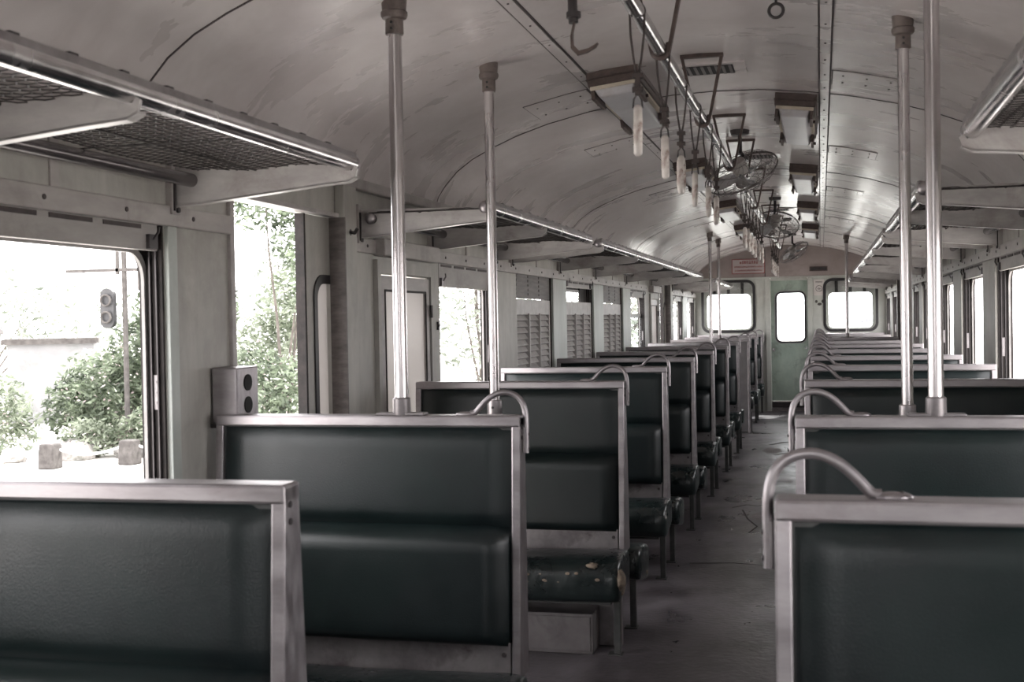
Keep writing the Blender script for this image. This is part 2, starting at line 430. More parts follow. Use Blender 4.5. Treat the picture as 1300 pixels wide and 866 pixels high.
# ------------------------------------------------------------------ windows in the side walls
wn = [0]
def window(s, a, c, mode, head=1.648):
    """s side, a..c opening, mode: open / louver / gap / half"""
    wn[0] += 1
    r = empty('window_%d' % wn[0], (s * W, (a + c) / 2, WZ0), kind='structure')
    h = (c - a) / 2
    X = lambda t: s * t            # t = depth outwards from the inner wall face
    def fn(p, q, t): return (X(t), p, q)
    zt = 1.655 - WZ0; H = WZ1 - WZ0
    # outer skin with rounded opening
    MB().frame((-h, h, 0, H), (-h + .012, h - .012, .02, zt, .085), .062, .074, fn).build('outer_frame', 'jamb', r)
    MB().frame((-h + .004, h - .004, .012, zt + .008, .09), (-h + .022, h - .022, .03, zt - .012, .078), .052, .062, fn).build('rubber_seal', 'gasket_light', r)
    # dark jambs with slide rails
    for sg in (-1, 1):
        y0, y1 = sorted((sg * h, sg * (h - .010)))
        b = MB(); xx = sorted((X(.001), X(.06))); b.box(xx[0], xx[1], y0, y1, 0, H)
        b.build('jamb', 'jamb', r)
        b = MB()
        for t in (.014, .034):
            y0, y1 = sorted((sg * (h - .010), sg * (h - .020))); xx = sorted((X(t), X(t + .004))); b.box(xx[0], xx[1], y0, y1, .0, H)
        b.build('slide_rail', 'darkmetal', r)
        y0, y1 = sorted((sg * (h - .010), sg * (h - .0135))); xx = sorted((X(.019), X(.033)))
        b = MB().box(xx[0], xx[1], y0, y1, .31, .41)
        for zz in (.33, .36, .39): b.lathe([(.003, sg * (h - .0135)), (.003, sg * (h - .016))], (X(.026), 0, zz), 8, 'y')
        b.build('stop_plate', 'alu_dull', r)
    # sill
    xx = sorted((X(-.018), X(.07)))
    MB().box(xx[0], xx[1], -h, h, -.006, .018).build('sill', 'alu_dull', r, bevel=.003)
    # raised shutter head
    if mode in ('open', 'half', 'gap'):
        z0 = (head if mode != 'gap' else 1.675) - WZ0
        xx = sorted((X(.006), X(.022)))
        b = MB().box(xx[0], xx[1], -h + .02, h - .02, z0, H)
        sh = b.build('raised_shutter', 'shutter', r, bevel=.003)
        b = MB(); n = 4
        for k in range(n):
            yy = -h + .06 + (2 * h - .12) * k / n; xx = sorted((X(.003), X(.007)))
            b.box(xx[0], xx[1], yy, yy + (2 * h - .12) / n - .05, H - .028, H - .016)
        b.build('finger_slot', 'line', sh)
        for sg in (-1, 1):
            yy = sg * (h - .06)
            xx = sorted((X(-.006), X(.008)))
            b = MB().box(xx[0], xx[1], yy - .022, yy + .022, z0 + .004, z0 + .045)
            b.tube([(X(-.012), yy - .012, z0 + .03), (X(-.020), yy, z0 + .05), (X(-.014), yy + .014, z0 + .065)], .004, 6)
            b.build('latch', 'darkmetal' if sg > 0 else 'alu_dull', sh)
    if mode == 'half':
        xx = sorted((X(.038), X(.052)))
        b = MB().box(xx[0], xx[1], -h + .02, h - .02, 1.435 - WZ0, 1.475 - WZ0); b.build('sash_rail', 'shutter', r)
        MB().box(min(X(.043), X(.046)), max(X(.043), X(.046)), -h + .02, h - .02, .02, 1.435 - WZ0).build('glass_pane', 'glass', r)
    if mode in ('louver', 'gap'):
        zt2 = 1.565 - WZ0
        xx = sorted((X(.008), X(.030)))
        b = MB(); x0, x1 = xx
        b.box(x0, x1, -h + .016, -h + .05, .02, zt2); b.box(x0, x1, h - .05, h - .016, .02, zt2)
        b.box(x0, x1, -h + .05, h - .05, zt2 - .10, zt2); b.box(x0, x1, -h + .05, h - .05, .02, .14)
        for k in (1, 2):
            yy = -h + .05 + (2 * h - .1) * k / 3; b.box(min(X(-.002), X(.03)), max(X(-.002), X(.03)), yy - .009, yy + .009, .13, zt2 - .09)
        sh = b.build('louvre_shutter', 'slat', r, bevel=.002)
        b = MB(); n = 11; z0, z1 = .14, zt2 - .10
        for k in range(n):
            zz = z0 + (z1 - z0) * (k + .5) / n; d = (z1 - z0) / n * .40
            # inner edge low, outer edge high
            b.hexa([(X(.010), -h + .045, zz - d), (X(.028), -h + .045, zz + d * .6), (X(.028), h - .045, zz + d * .6), (X(.010), h - .045, zz - d),
                    (X(.013), -h + .045, zz - d + .008), (X(.031), -h + .045, zz + d * .6 + .008), (X(.031), h - .045, zz + d * .6 + .008), (X(.013), h - .045, zz - d + .008)])
        b.build('slat', 'slat', sh, kind='stuff')
        xq = sorted((X(.034), X(.037))); MB().box(xq[0], xq[1], -h + .02, h - .02, .05, zt2 - .02).build('light_block_panel', 'darkslat', sh)  # dark sheet added behind the slats to block outside light through the gaps
        for sg in (-1, 1):
            yy = sg * (h - .035); xq = sorted((X(-.006), X(.008)))
            MB().box(xq[0], xq[1], yy - .012, yy + .012, .06, .13).tube([(X(-.004), yy, .12), (X(-.02), yy, .14)], .004, 6).build('latch', 'darkmetal', sh)
    if mode == 'louver':
        xx = sorted((X(.010), X(.026)))
        b = MB().box(xx[0], xx[1], -h + .016, h - .016, 1.57 - WZ0, H)
        rs = b.build('raised_louvre', 'darkslat', r)
        b = MB(); xq = sorted((X(.006), X(.012)))
        for k in range(5):
            zz = 1.59 - WZ0 + k * .029
            for j in range(3):
                yy = -h + .04 + (2 * h - .08) * j / 3
                b.box(xq[0], xq[1], yy, yy + (2 * h - .08) / 3 - .03, zz, zz + .016)
        b.build('slat', 'darkslat', rs, kind='stuff')
    if mode == 'gap':
        xx = sorted((X(.045), X(.058)))
        MB().box(xx[0], xx[1], h - .30, h - .02, 1.56 - WZ0, 1.68 - WZ0).build('dark_sash', 'jamb', r)
    if mode == 'pane':
        MB().box(min(X(.043), X(.046)), max(X(.043), X(.046)), -h + .02, h - .02, .02, H).build('glass_pane', 'glass', r)
    return r
for (a, c), md in zip(LW, ['open', 'open', 'open', 'louver', 'gap', 'louver', 'half', 'open', 'open']): window(-1, a, c, md, 1.605 if a == 5.72 else 1.648)
for (a, c) in RW: window(1, a, c, 'open')

# ------------------------------------------------------------------ entrance doors (left, near and far; right, hidden side too)
dn = [0]
def entrance(s, a, c):
    dn[0] += 1
    r = empty('door_%d' % dn[0], (s * (W + T), a, 0), kind='structure')
    X = lambda t: s * t
    L = c - a
    # sliding leaf parked behind the far jamb, its leading edge showing in the opening
    fn = lambda p, q, t: (X(t), p, q)
    y0, y1 = L - .225, L + .45
    MB().frame((y0, y1, .02, 1.845), (y0 + .085, y1 - .10, .78, 1.60, .07), -.050, -.022, fn).build('door_leaf', 'wall', r, bevel=.003)
    MB().frame((y0 + .068, y1 - .08, .76, 1.62, .085), (y0 + .098, y1 - .115, .795, 1.585, .06), -.056, -.046, fn).build('rubber_seal', 'rubber', r)
    xx = sorted((X(-.038), X(-.034)))
    MB().box(xx[0], xx[1], y0 + .078, y1 - .09, .77, 1.61).build('glass_pane', 'frost', r)
    xx = sorted((X(-.054), X(-.018)))
    MB().box(xx[0], xx[1], y0 - .016, y0, .02, 1.845).build('edge_seal', 'jamb', r)
    return r
entrance(-1, 3.55, 4.40); entrance(-1, 14.15, 14.93)
for s in (-1, 1):
    for a, c in ((3.55, 4.40), (14.15, 14.93)):
        if s > 0:
            o = MB().box(W + .03, W + .05, a, c, 0, 1.85).build('door_%d' % (dn[0] + 1), 'wall', kind='structure'); dn[0] += 1
        # posts and header of the doorway
        xx = sorted((s * (W - .045), s * W))
        trim(MB().box(xx[0], xx[1], c + .005, c + .13, 0, 1.975), 'wall', bevel=.006)
        xq = sorted((s * (W - .046), s * (W + .02))); trim(MB().box(xq[0], xq[1], c - .003, c + .006, 0, 1.845), 'darkslat')
        b = MB()
        for z in (.95, 1.25, 1.62): b.lathe([(.008, c + .001), (.008, c + .005)], (s * (W - .022), 0, z), 8, 'y')
        trim(b, 'line')
        xx = sorted((s * (W - .012), s * (W + .005)))
        trim(MB().box(xx[0], xx[1], a - .03, a, 0, 1.85), 'beam', bevel=.003)
        xx = sorted((s * (W - .02), s * (W + .01)))
        trim(MB().box(xx[0], xx[1], a - .05, c + .02, 1.845, 1.862), 'arm', bevel=.003)
# coat hook bolt on the post
tag(MB().tube([(-W + .045, 4.46, 1.79), (-W + .07, 4.44, 1.785), (-W + .085, 4.43, 1.80)], .007, 8).lathe([(.013, 0), (.013, .006)], (-W + .04, 4.46, 1.79), 10, 'x')
    .build('coat_hook', 'darkmetal', smooth=True), 'small dark bolt hook on the pale post beside the open doorway', 'hook')

# frosted narrow doors (side cabinets)
def cabinet(a, c):
    dn[0] += 1
    r = empty('door_%d' % dn[0], (-W, a, .2), kind='structure')
    L = c - a; fn = lambda p, q, t: (-t, p, q)
    b = MB()
    for q in ((-.04, 0, -.02, 1.50), (L, L + .05, -.02, 1.50), (0, L, 1.445, 1.50)):
        b.box(0, .02, q[0], q[1], q[2], q[3])
    b.build('door_frame', 'wall', r)
    MB().frame((.008, L - .008, .0, 1.435), (.062, L - .062, .12, 1.37, .004), -.012, .012, fn).build('door_leaf', 'beam', r, bevel=.003)
    MB().frame((.058, L - .058, .115, 1.375, .005), (.068, L - .068, .125, 1.365, .005), -.015, -.010, fn).build('glazing_bead', 'jamb', r)
    MB().box(-.004, .0, .060, L - .060, .12, 1.37).build('glass_pane', 'frost', r)
    b = MB()
    for z in (.25, .75, 1.25): b.tube([(.022, L - .006, z), (.022, L - .006, z + .06)], .007, 8)
    b.build('hinge', 'darkmetal', r)
    MB().box(-.002, .055, -.04, L + .05, 1.515, 1.59).build('header_box', 'beam', r, bevel=.006)
cabinet(4.86, 5.54); cabinet(13.36, 13.94)
# small hatch plate beside the second window
h = empty('hatch_plate', (-W, 5.62, 1.31), label='small riveted hatch plate on the wall between frosted door and window', cat='hatch')
MB().box(0, .006, -.075, .075, 0, .20).build('plate', 'wall', h, bevel=.002)
MB().box(.006, .016, .04, .06, .08, .12).lathe([(.006, .006), (.006, .020)], (0, .05, .10), 8, 'x').build('latch', 'darkmetal', h)
# metal box with two round holes on the first pillar
h = empty('metal_switch_box', (-W + .006, 3.46, 1.125), label='scratched metal box with two round black holes on the pillar by the doorway', cat='box')
b = MB().box(0, .085, -.075, .075, 0, .175); b.build('housing', 'alu', h, bevel=.006)
b = MB()
for z in (.055, .125): b.lathe([(.001, .085), (.026, .085), (.026, .088), (.019, .088)], (0, .0, z), 18, 'x')
b.build('hole_cover', 'vent', h, smooth=True)
MB().box(0, .03, -.085, .085, -.012, 0).build('bracket', 'darkmetal', h)

# ------------------------------------------------------------------ end wall
def YF(p, q, t): return (p, YE + t, q)
b = MB()
b.frame((-W, -.33, .95, 2.0), (-1.265, -.515, 1.21, 1.95, .10), 0, .06, YF)
b.frame((.335, W, .95, 2.0), (.525, 1.25, 1.205, 1.94, .10), 0, .06, YF)
b.box(-W, -.33, YE, YE + .06, 0, .95); b.box(.335, W, YE, YE + .06, 0, .95)
b.build('wall_end', 'endwall', kind='structure')
b = MB()
arch = [(x, YE, z + .01) for x, z in FULL] + [(W, YE, 1.99), (-W, YE, 1.99)]
b.prism(arch, (0, .06, 0)); b.build('wall_end_arch', 'arch', kind='structure')
trim(MB().box(-W, W, YE - .012, YE, 1.985, 2.012), 'endwall', bevel=.003)
trim(MB().box(-.345, -.335, YE - .006, YE, 2.01, 2.42), 'line')
for x0, x1 in ((-.335, -.265), (.275, .345)):
    trim(MB().box(x0, x1, YE - .025, YE + .12, 0, 1.985), 'endwall', bevel=.005)
trim(MB().box(-.265, .275, YE - .02, YE + .12, 1.955, 1.985), 'endwall', bevel=.004)
trim(MB().box(-.265, .275, YE - .02, YE + .14, 0, .05), 'alu_dull'); trim(MB().box(-.265, .275, YE + .05, YE + .10, .05, .135), 'darkmetal')
trim(MB().box(-.265, .275, YE + .045, YE + .075, .135, .15), 'arm')
# window sill ledge behind the last benches
for a, c in ((-W, -.40), (.40, W)):
    trim(MB().box(a, c, YE - .03, YE, 1.13, 1.15), 'alu', bevel=.003)
for i, (x0, x1, z0, z1) in enumerate(((-1.265, -.515, 1.21, 1.95), (.525, 1.25, 1.205, 1.94))):
    wn[0] += 1
    r = empty('window_%d' % wn[0], ((x0 + x1) / 2, YE, z0), kind='structure'); hw = (x1 - x0) / 2; H = z1 - z0
    fn = lambda p, q, t: (p, t, q)
    MB().frame((-hw - .028, hw + .028, -.028, H + .028, .125), (-hw + .012, hw - .012, .012, H - .012, .09), -.012, .02, fn).build('rubber_seal', 'rubber', r, smooth=True)
    MB().rplate((-hw + .005, hw - .005, .005, H - .005, .095), .03, .034, fn).build('glass_pane', 'glass', r)
    b = MB().box(-hw, hw, .07, .085, H - .185, H + .03)
    b.build('raised_shade', 'shutter', r)
    b = MB()
    for k in (-.55, .0, .55): b.box(hw * k - .022, hw * k + .022, .06, .07, H - .185, H + .02)
    b.build('shade_strap', 'jamb', r)
    MB().frame((-hw - .05, hw + .05, -.05, H + .05, .05), (-hw + .05, hw - .05, .03, H - .185, .07), .10, .13, fn).build('outer_frame', 'wall', r)
    if i:
        b = MB()
        for k in range(9):
            x = .02 + k * .034 * (1 if k else 1); pts = []
            for q in range(5): pts.append((x + random.uniform(-.014, .014), .028, .10 + q * .022 + random.uniform(-.01, .01)))
            b.tube(pts, .008, 5)
        b.build('scribble', 'violet', r)
dn[0] += 1
r = empty('door_%d' % dn[0], (.005, YE + .08, .15), kind='structure')
fn = lambda p, q, t: (p, t, q)
MB().frame((-.275, .275, 0, 1.83), (-.19, .23, .885, 1.625, .08), 0, .035, fn).build('door_leaf', 'door', r)
MB().frame((-.205, .245, .87, 1.64, .095), (-.178, .218, .897, 1.613, .07), -.012, .006, fn).build('rubber_seal', 'rubber', r, smooth=True)
MB().frame((-.213, .253, .862, 1.648, .10), (-.20, .24, .875, 1.635, .09), -.008, 0, fn).build('window_trim', 'alu', r)
MB().rplate((-.185, .225, .89, 1.62, .07), .014, .018, fn).build('glass_pane', 'glass', r)
MB().lathe([(.020, -.03), (.024, -.022), (.010, -.012), (.010, 0)], (-.235, 0, .77), 14, 'y').build('door_knob', 'steel', r, smooth=True)
MB().lathe([(.016, -.02), (.016, 0)], (.24, 0, .79), 12, 'y').build('lock', 'steel', r, smooth=True)

# sign, vent, notice on the end wall
sg = empty('notice_board', (-.58, YE - .016, 2.07), label='wide framed board with faded red lettering on the end wall arch', cat='sign')
MB().box(-.245, .235, 0, .012, 0, .215).build('board', 'signred', sg)
MB().frame((-.25, .24, -.005, .22, .004), (-.238, .228, .007, .208, .003), -.004, .004, lambda p, q, t: (p, t, q)).build('frame', 'redink', sg)
b = MB(); rr = random.Random(3)
def scrawl(b, x0, x1, z0, hgt, thick, y=-.003):
    """looping blurred letter shapes that read as the faded lettering"""
    x = x0
    while x < x1:
        w = hgt * rr.uniform(.5, .75)
        k = rr.random()
        b.box(x, x + thick, y, y + .003, z0, z0 + hgt * rr.uniform(.8, 1))
        b.box(x + w - thick, x + w, y, y + .003, z0, z0 + hgt * rr.uniform(.7, 1))
        b.box(x, x + w, y, y + .003, z0 + hgt * (.9 if k < .5 else 0), z0 + hgt * (.9 if k < .5 else 0) + thick)
        if k > .7: b.box(x + w * .3, x + w * .7, y, y + .003, z0 + hgt * 1.15, z0 + hgt * 1.15 + thick)
        x += w + hgt * .28
scrawl(b, -.13, .13, .145, .038, .010); b.build('lettering', 'redink', sg)
b = MB(); scrawl(b, -.21, .20, .09, .020, .005); scrawl(b, -.20, .20, .035, .020, .005); b.build('small_lettering', 'redink', sg)
v = empty('vent_grille', (.435, YE - .012, 2.115), label='small dark slotted grille high on the end wall right of the door', cat='vent')
MB().frame((-.13, .13, -.035, .035, .003), (-.115, .115, -.022, .022, .002), 0, .01, lambda p, q, t: (p, t, q)).build('frame', 'rust', v)
MB().box(-.12, .12, .006, .012, -.03, .03).build('mesh_panel', 'darkmetal', v)
n = empty('wall_notice', (.44, YE - .006, 1.72), label='cream paper notice with round emblem beside the green door', cat='notice')
MB().box(-.075, .075, 0, .005, 0, .235).build('sheet', 'paper', n)
b = MB().tube([(.045 * math.cos(t), -.002, .10 + .045 * math.sin(t)) for t in [2 * PI * k / 20 for k in range(20)]], .0035, 5, closed=True)
b.box(-.028, .028, -.003, 0, .093, .100); b.box(-.02, .02, -.003, 0, .108, .113); b.box(-.02, .02, -.003, 0, .080, .085); b.box(-.05, .05, -.003, 0, .20, .206)
b.box(-.05, .05, -.003, 0, .19, .194); b.build('emblem', 'ink', n)
tag(MB().ball((.40, YE, 1.63), .02, 1, .2, 1.1, 8, 6).ball((.445, YE, 1.59), .026, 1.2, .2, .8, 8, 6).ball((.49, YE, 1.63), .018, 1, .2, 1.4, 8, 6)
    .build('wall_sticker', 'stonepost', smooth=True), 'three dark worn sticker spots under the notice by the green door', 'sticker')

# ------------------------------------------------------------------ back wall (behind the camera)
b = MB(); b.box(-W, -.35, YB - .06, YB, 0, 2.0); b.box(.35, W, YB - .06, YB, 0, 2.0)
b.prism([(x, YB - .06, z + .01) for x, z in FULL] + [(W, YB - .06, 1.99), (-W, YB - .06, 1.99)], (0, .06, 0))
b.box(-.35, .35, YB - .06, YB, 0, 1.0)
b.build('wall_back', 'endwall', kind='structure')

# ------------------------------------------------------------------ benches
BL = .965     # bench length
ZT = 1.155
def hy(z):    # half thickness of the tapered back at height z
    return .030 + (ZT - z) * .060
def pad(parent, name, x0, x1, z0, z1, sgn, bulge, m, edge=.012):
    """upholstered pad on the sloping face of the back; sgn = +-1 face direction (y)"""
    b = MB(); nu, nv = 24, 14; g = []
    for i in range(nu + 1):
        col = []
        u = i / nu
        for j in range(nv + 1):
            v = j / nv
            du = min(u, 1 - u) * abs(x1 - x0); dv0 = v * (z1 - z0); dv1 = (1 - v) * (z1 - z0)
            fu = min(1, du / .035); fv = min(1, dv0 / .04); fw = min(1, dv1 / .05)
            k = (1 - (1 - fu) ** 2.5) * (1 - (1 - fv) ** 2.2) * (1 - (1 - fw) ** 2.2)
            z = z0 + (z1 - z0) * v
            col.append(b.bm.verts.new((x0 + (x1 - x0) * u, sgn * (hy(z) - .012 + (bulge + .012) * k ** .6), z)))
        g.append(col)
    for i in range(nu):
        for j in range(nv): b.bm.faces.new((g[i][j], g[i + 1][j], g[i + 1][j + 1], g[i][j + 1]))
    # back closing face
    c = [b.bm.verts.new((x, sgn * (hy(z) - .016), z)) for x, z in ((x0, z0), (x1, z0), (x1, z1), (x0, z1))]
    b.bm.faces.new(c)
    return b.build(name, m, parent, smooth='all')
def seat_pad(parent, sgn, m='vinyl_worn', seed=0, y0=.055, y1=.40):
    """seat cushion: rounded slab with drooping front"""
    rr = random.Random(seed); b = MB(); x0, x1 = .028, -BL + .03
    xs = [x0, x0 - .006, x0 - .025, x0 - .06] + [x0 - .06 - (BL - .16) * k / 10 for k in range(1, 11)] + [x1 + .03, x1 + .006, x1]
    prof = [(y0, .30), (y0, .415), (y0 + .03, .432), (y0 + .13, .436), (y1 - .09, .43), (y1 - .04, .415), (y1 - .01, .385), (y1, .35), (y1, .29), (y1 - .012, .255), (y1 - .05, .245), (y0 + .03, .285)]
    cy, czz = (y0 + y1) / 2, .335; g = []
    for i, x in enumerate(xs):
        e = min(i, len(xs) - 1 - i); k = (.80, .93, .985, 1.)[min(e, 3)]
        ring = []
        for j, (y, z) in enumerate(prof):
            w = rr.uniform(-.004, .004)
            sag = -.010 * math.sin(PI * min(1, max(0, (x0 - x) / BL))) if z > .4 else 0
            ring.append(b.bm.verts.new((x, sgn * (cy + (y - cy) * (k if e < 3 else 1)), czz + (z - czz) * k + w + sag)))
        g.append(ring)
    for A, B in zip(g, g[1:]):
        for k in range(len(prof)): b.bm.faces.new((A[k], A[(k + 1) % len(prof)], B[(k + 1) % len(prof)], B[k]))
    b.bm.faces.new(g[0]); b.bm.faces.new(g[-1][::-1])
    return b.build('seat_cushion', m, parent, smooth='all', sub=1)

def make_bench(sides=(-1, 1), handle=True, panel=False):
    r = empty('train_bench'); single = len(sides) == 1; sd0 = sides[0]
    # frame: aisle end plate, wall end plate, top rail, lower strip (all brushed aluminium)
    for x0, x1 in ((-.026, 0), (-BL, -BL + .026)):
        b = MB(); y0 = -hy(.41); yt = -hy(ZT); y0b = hy(.41); ytb = hy(ZT)
        if single and sd0 < 0: y0b = ytb = .03
        if single and sd0 > 0: y0 = yt = -.03
        zb = 0.0 if panel else .40
        b.prism([(x0, y0, zb), (x0, y0b, zb), (x0, ytb, ZT - .004), (x0, yt, ZT - .004)], (x1 - x0, 0, 0))
        b.build('end_panel', 'alu', r, bevel=.004)
    b = MB().box(-BL, 0, -.034, .034, ZT - .034, ZT)
    b.build('top_rail', 'alu', r, bevel=.006)
    b = MB()
    for s in sides:
        ya, yb = sorted((s * (hy(.46) - .022), s * (hy(.46) - .004))); b.box(-BL + .03, -.03, ya, yb, .40, .505)
    b.build('lower_strip', 'alu_dull', r, bevel=.002)
    for s in sides:
        MB().lathe([(.008, s * (hy(.46) - .004)), (.006, s * hy(.46))], (-.05, 0, .47), 10, 'y').build('screw', 'darkmetal', r)
    for z in (1.09, 1.12): MB().lathe([(.006, 0), (.006, .003)], (0, -.012, z), 8, 'x').build('screw', 'darkmetal', r)
    ya = -hy(.5) + .018; yb = hy(.5) - .018
    if single and sd0 < 0: yb = .02
    if single and sd0 > 0: ya = -.02
    MB().prism([(-.026, ya, .42), (-.026, yb, .42), (-.026, .02, ZT - .03), (-.026, -.02, ZT - .03)], (-BL + .052, 0, 0)).build('core_board', 'leg', r)
    if single:
        ya, yb = sorted((-sd0 * .018, -sd0 * .026))
        MB().box(-BL + .026, -.026, ya, yb, .02 if panel else .42, ZT - .034).build('back_panel', 'panelgrey' if panel else 'vinyl', r)
    for s in sides:
        pad(r, 'upper_back_pad', -.029, -BL + .030, .835, ZT - .036, s, .006, 'vinyl')
        pad(r, 'lower_back_pad', -.030, -BL + .030, .492, .836, s, .052, 'vinyl')
    for i, s in enumerate(sides): seat_pad(r, s, seed=11 + i)
    b = MB()
    for s in sides:
        ya, yb = sorted((s * .09, s * .34)); b.box(-BL + .04, -.02, ya, yb, .236, .27)
    b.build('seat_pan', 'leg', r)
    for s in sides:
        for x in (-.012, -BL + .05):
            bb = MB().box(x - .014, x + .014, s * .225 - .016, s * .225 + .016, 0, .24); bb.box(x - .04, x + .02, s * .225 - .028, s * .225 + .028, 0, .006)
            bb.build('leg', 'leg', r, bevel=.002)
    if handle:
        # curved grab handle: plate on the aisle face, arc, flat foot on the rail
        ctrl = [(.010, 1.045), (.0105, 1.09), (.0105, 1.145), (.004, 1.183), (-.012, 1.207), (-.036, 1.219), (-.064, 1.220), (-.090, 1.210), (-.112, 1.193), (-.130, 1.174), (-.142, 1.162), (-.156, 1.160)]
        pts = []
        for k in range(len(ctrl) - 1):
            P0, P1, P2, P3 = ctrl[max(k - 1, 0)], ctrl[k], ctrl[k + 1], ctrl[min(k + 2, len(ctrl) - 1)]
            for q in range(3):
                t = q / 3
                pts.append(tuple(.5 * (2 * P1[a] + (P2[a] - P0[a]) * t + (2 * P0[a] - 5 * P1[a] + 4 * P2[a] - P3[a]) * t * t + (3 * P1[a] - P0[a] - 3 * P2[a] + P3[a]) * t ** 3) for a in (0, 1)))
        pts.append(ctrl[-1]); pts = [(p[0], 0, p[1]) for p in pts]
        b = MB().tube(pts, .0085, 12)
        b.ball((-.172, 0, ZT + .002), .030, 1, .5, .27, 18, 10)
        h = b.build('grab_handle', 'alu', r, smooth=True)
        b = MB().prism([(.002, -.012, 1.045), (.002, .012, 1.045), (.002, .012, 1.12), (.002, -.012, 1.12)], (.007, 0, 0))
        b.build('handle_plate', 'alu_dull', h, bevel=.003)
        b = MB()
        for z in (1.06, 1.10): b.ball((.019, 0, z), .005, .6, 1, 1, 8, 6)
        b.ball((-.185, 0, ZT + .008), .005, 1, 1, .6, 8, 6)
        b.build('screw', 'darkmetal', h)
    return r
ROWS = [1.87, 3.385, 5.27, 6.79, 8.33, 9.87, 11.42, 12.95, 14.93, 16.6]
bench0 = make_bench(); plain = make_bench(handle=False)
# benches whose back closes off a doorway area carry a seat on one side only
BV = {(-1, 1): make_bench((-1,)), (1, 1): make_bench((1,)), (-1, 8): make_bench((1,), panel=True), (1, 8): make_bench((-1,), panel=True)}
XA = .3855
desc_l = ['near dark green vinyl bench without a handle at the lower left corner',
          'dark green vinyl bench with bulging lower back pad beside the open doorway',
          'dark green bench with torn seat corner, standing over a grey metal box']
desc_r = ['nearest dark vinyl bench at the lower right with big curved grab handle',
          'dark vinyl bench with a slit in its back and two poles rising behind']
used0 = False
benches = {}
for side in (-1, 1):
    for i, y in enumerate(ROWS):
        if (side, i) in BV: o = BV[(side, i)]
        elif side < 0 and i == 0: o = plain
        elif not used0: o = bench0; used0 = True
        else: o = copy_tree(bench0)
        o.location = (side * XA, y, 0); o.rotation_euler = (0, 0, 0 if side < 0 else PI)
        if i > 1: o.rotation_euler.z += random.uniform(-.006, .006)
        o['category'] = 'bench'; o['group'] = 'double-sided benches of the %s row' % ('left' if side < 0 else 'right')
        d = desc_l if side < 0 else desc_r
        if i < len(d): o['label'] = d[i]
        else: o['label'] = 'dark green vinyl train bench, %s from the camera in the %s row' % (ORD[i], 'left' if side < 0 else 'right')
        benches[(side, i)] = o
benches[(-1, 0)].location = (-.435, 1.92, 0); benches[(-1, 0)].rotation_euler = (0, 0, .015)
sb = make_bench((-1,))
sb.location = (-XA, 18.33, 0); tag(sb, 'last left bench, single sided, backed against the end wall', 'bench', 'single benches at the end wall')
s2 = make_bench((1,)); s2.rotation_euler = (0, 0, PI)
s2.location = (XA, 18.33, 0); tag(s2, 'last right bench, single sided, backed against the end wall', 'bench', 'single benches at the end wall')

# slumped rear cushions of the torn benches
for i in (2, 3, 4):
    cs = [q for q in COL.objects if q.parent == benches[(-1, i)] and q.name.startswith('seat_cushion')]
    cs[-1].location = (.006, .0, -.022 - .006 * i); cs[-1].rotation_euler = (-.05, .03, .0)
    cs[0].rotation_euler = (0, .008 * (i - 3), .0)
# damage on single benches (own parts of that bench)
def local_lumps(parent, name, m, items):
    b = MB()
    for (c, r, sx, sy, sz) in items: b.ball(c, r, sx, sy, sz, 12, 8)
    for v in b.bm.verts:
        v.co += Vector((random.uniform(-.004, .004), random.uniform(-.004, .004), random.uniform(-.004, .004)))
    o = b.build(name, m, parent, smooth='all'); return o
o = local_lumps(benches[(-1, 2)], 'exposed_foam', 'foam', [((.020, -.35, .345), .042, .6, .9, 1.1), ((.018, -.31, .30), .032, .6, 1, .9), ((-.09, -.37, .405), .02, 1.2, .8, .6)])
o['label'] = 'brown foam showing through the torn corner'
o = local_lumps(benches[(-1, 2)], 'exposed_foam', 'foam', [((.016, .30, .245), .045, .6, 1.1, .7), ((.012, .36, .25), .03, .8, .9, .9)])
o['label'] = 'brown foam under the split rear cushion'
o = local_lumps(benches[(-1, 3)], 'exposed_foam', 'arm', [((.018, -.36, .36), .025, .4, .8, 1.2)])
o = local_lumps(benches[(-1, 4)], 'exposed_foam', 'arm', [((.02, .30, .31), .03, .3, .5, 1.2)])
b = MB().ball((-.50, .032, .975), .01, .8, .6, 4.6, 10, 8)
o = b.build('back_slit', 'rubber', benches[(1, 1)], smooth='all'); o['label'] = 'dark slit in the back pad'
# scattered chips of paint on the third left bench's seat
b = MB(); rr = random.Random(5)
for k in range(16):
    x = -.28 - rr.random() * .16 if k % 2 else -.05 - rr.random() * .5; z = .33 + rr.random() * .05
    b.ball((x, -.399, z), rr.uniform(.003, .009), 1.3, .25, .8, 7, 5)
b.build('worn_spot', 'foam', benches[(-1, 2)], kind='stuff')

# grey equipment box under the third left bench
e = empty('equipment_box', (-.50, 5.27, 0), label='low grey sheet-metal box on the floor under the torn bench', cat='box')
b = MB().box(-.80, 0, -.25, .18, 0, .172); b.build('casing', 'boxpaint', e, bevel=.004)
MB().box(.0, .10, -.10, -.06, .0, .22).build('bracket_strip', 'alu_dull', e, bevel=.003)
MB().box(-.78, -.01, -.255, -.248, .015, .160).build('front_panel', 'boxpaint', e, bevel=.002)

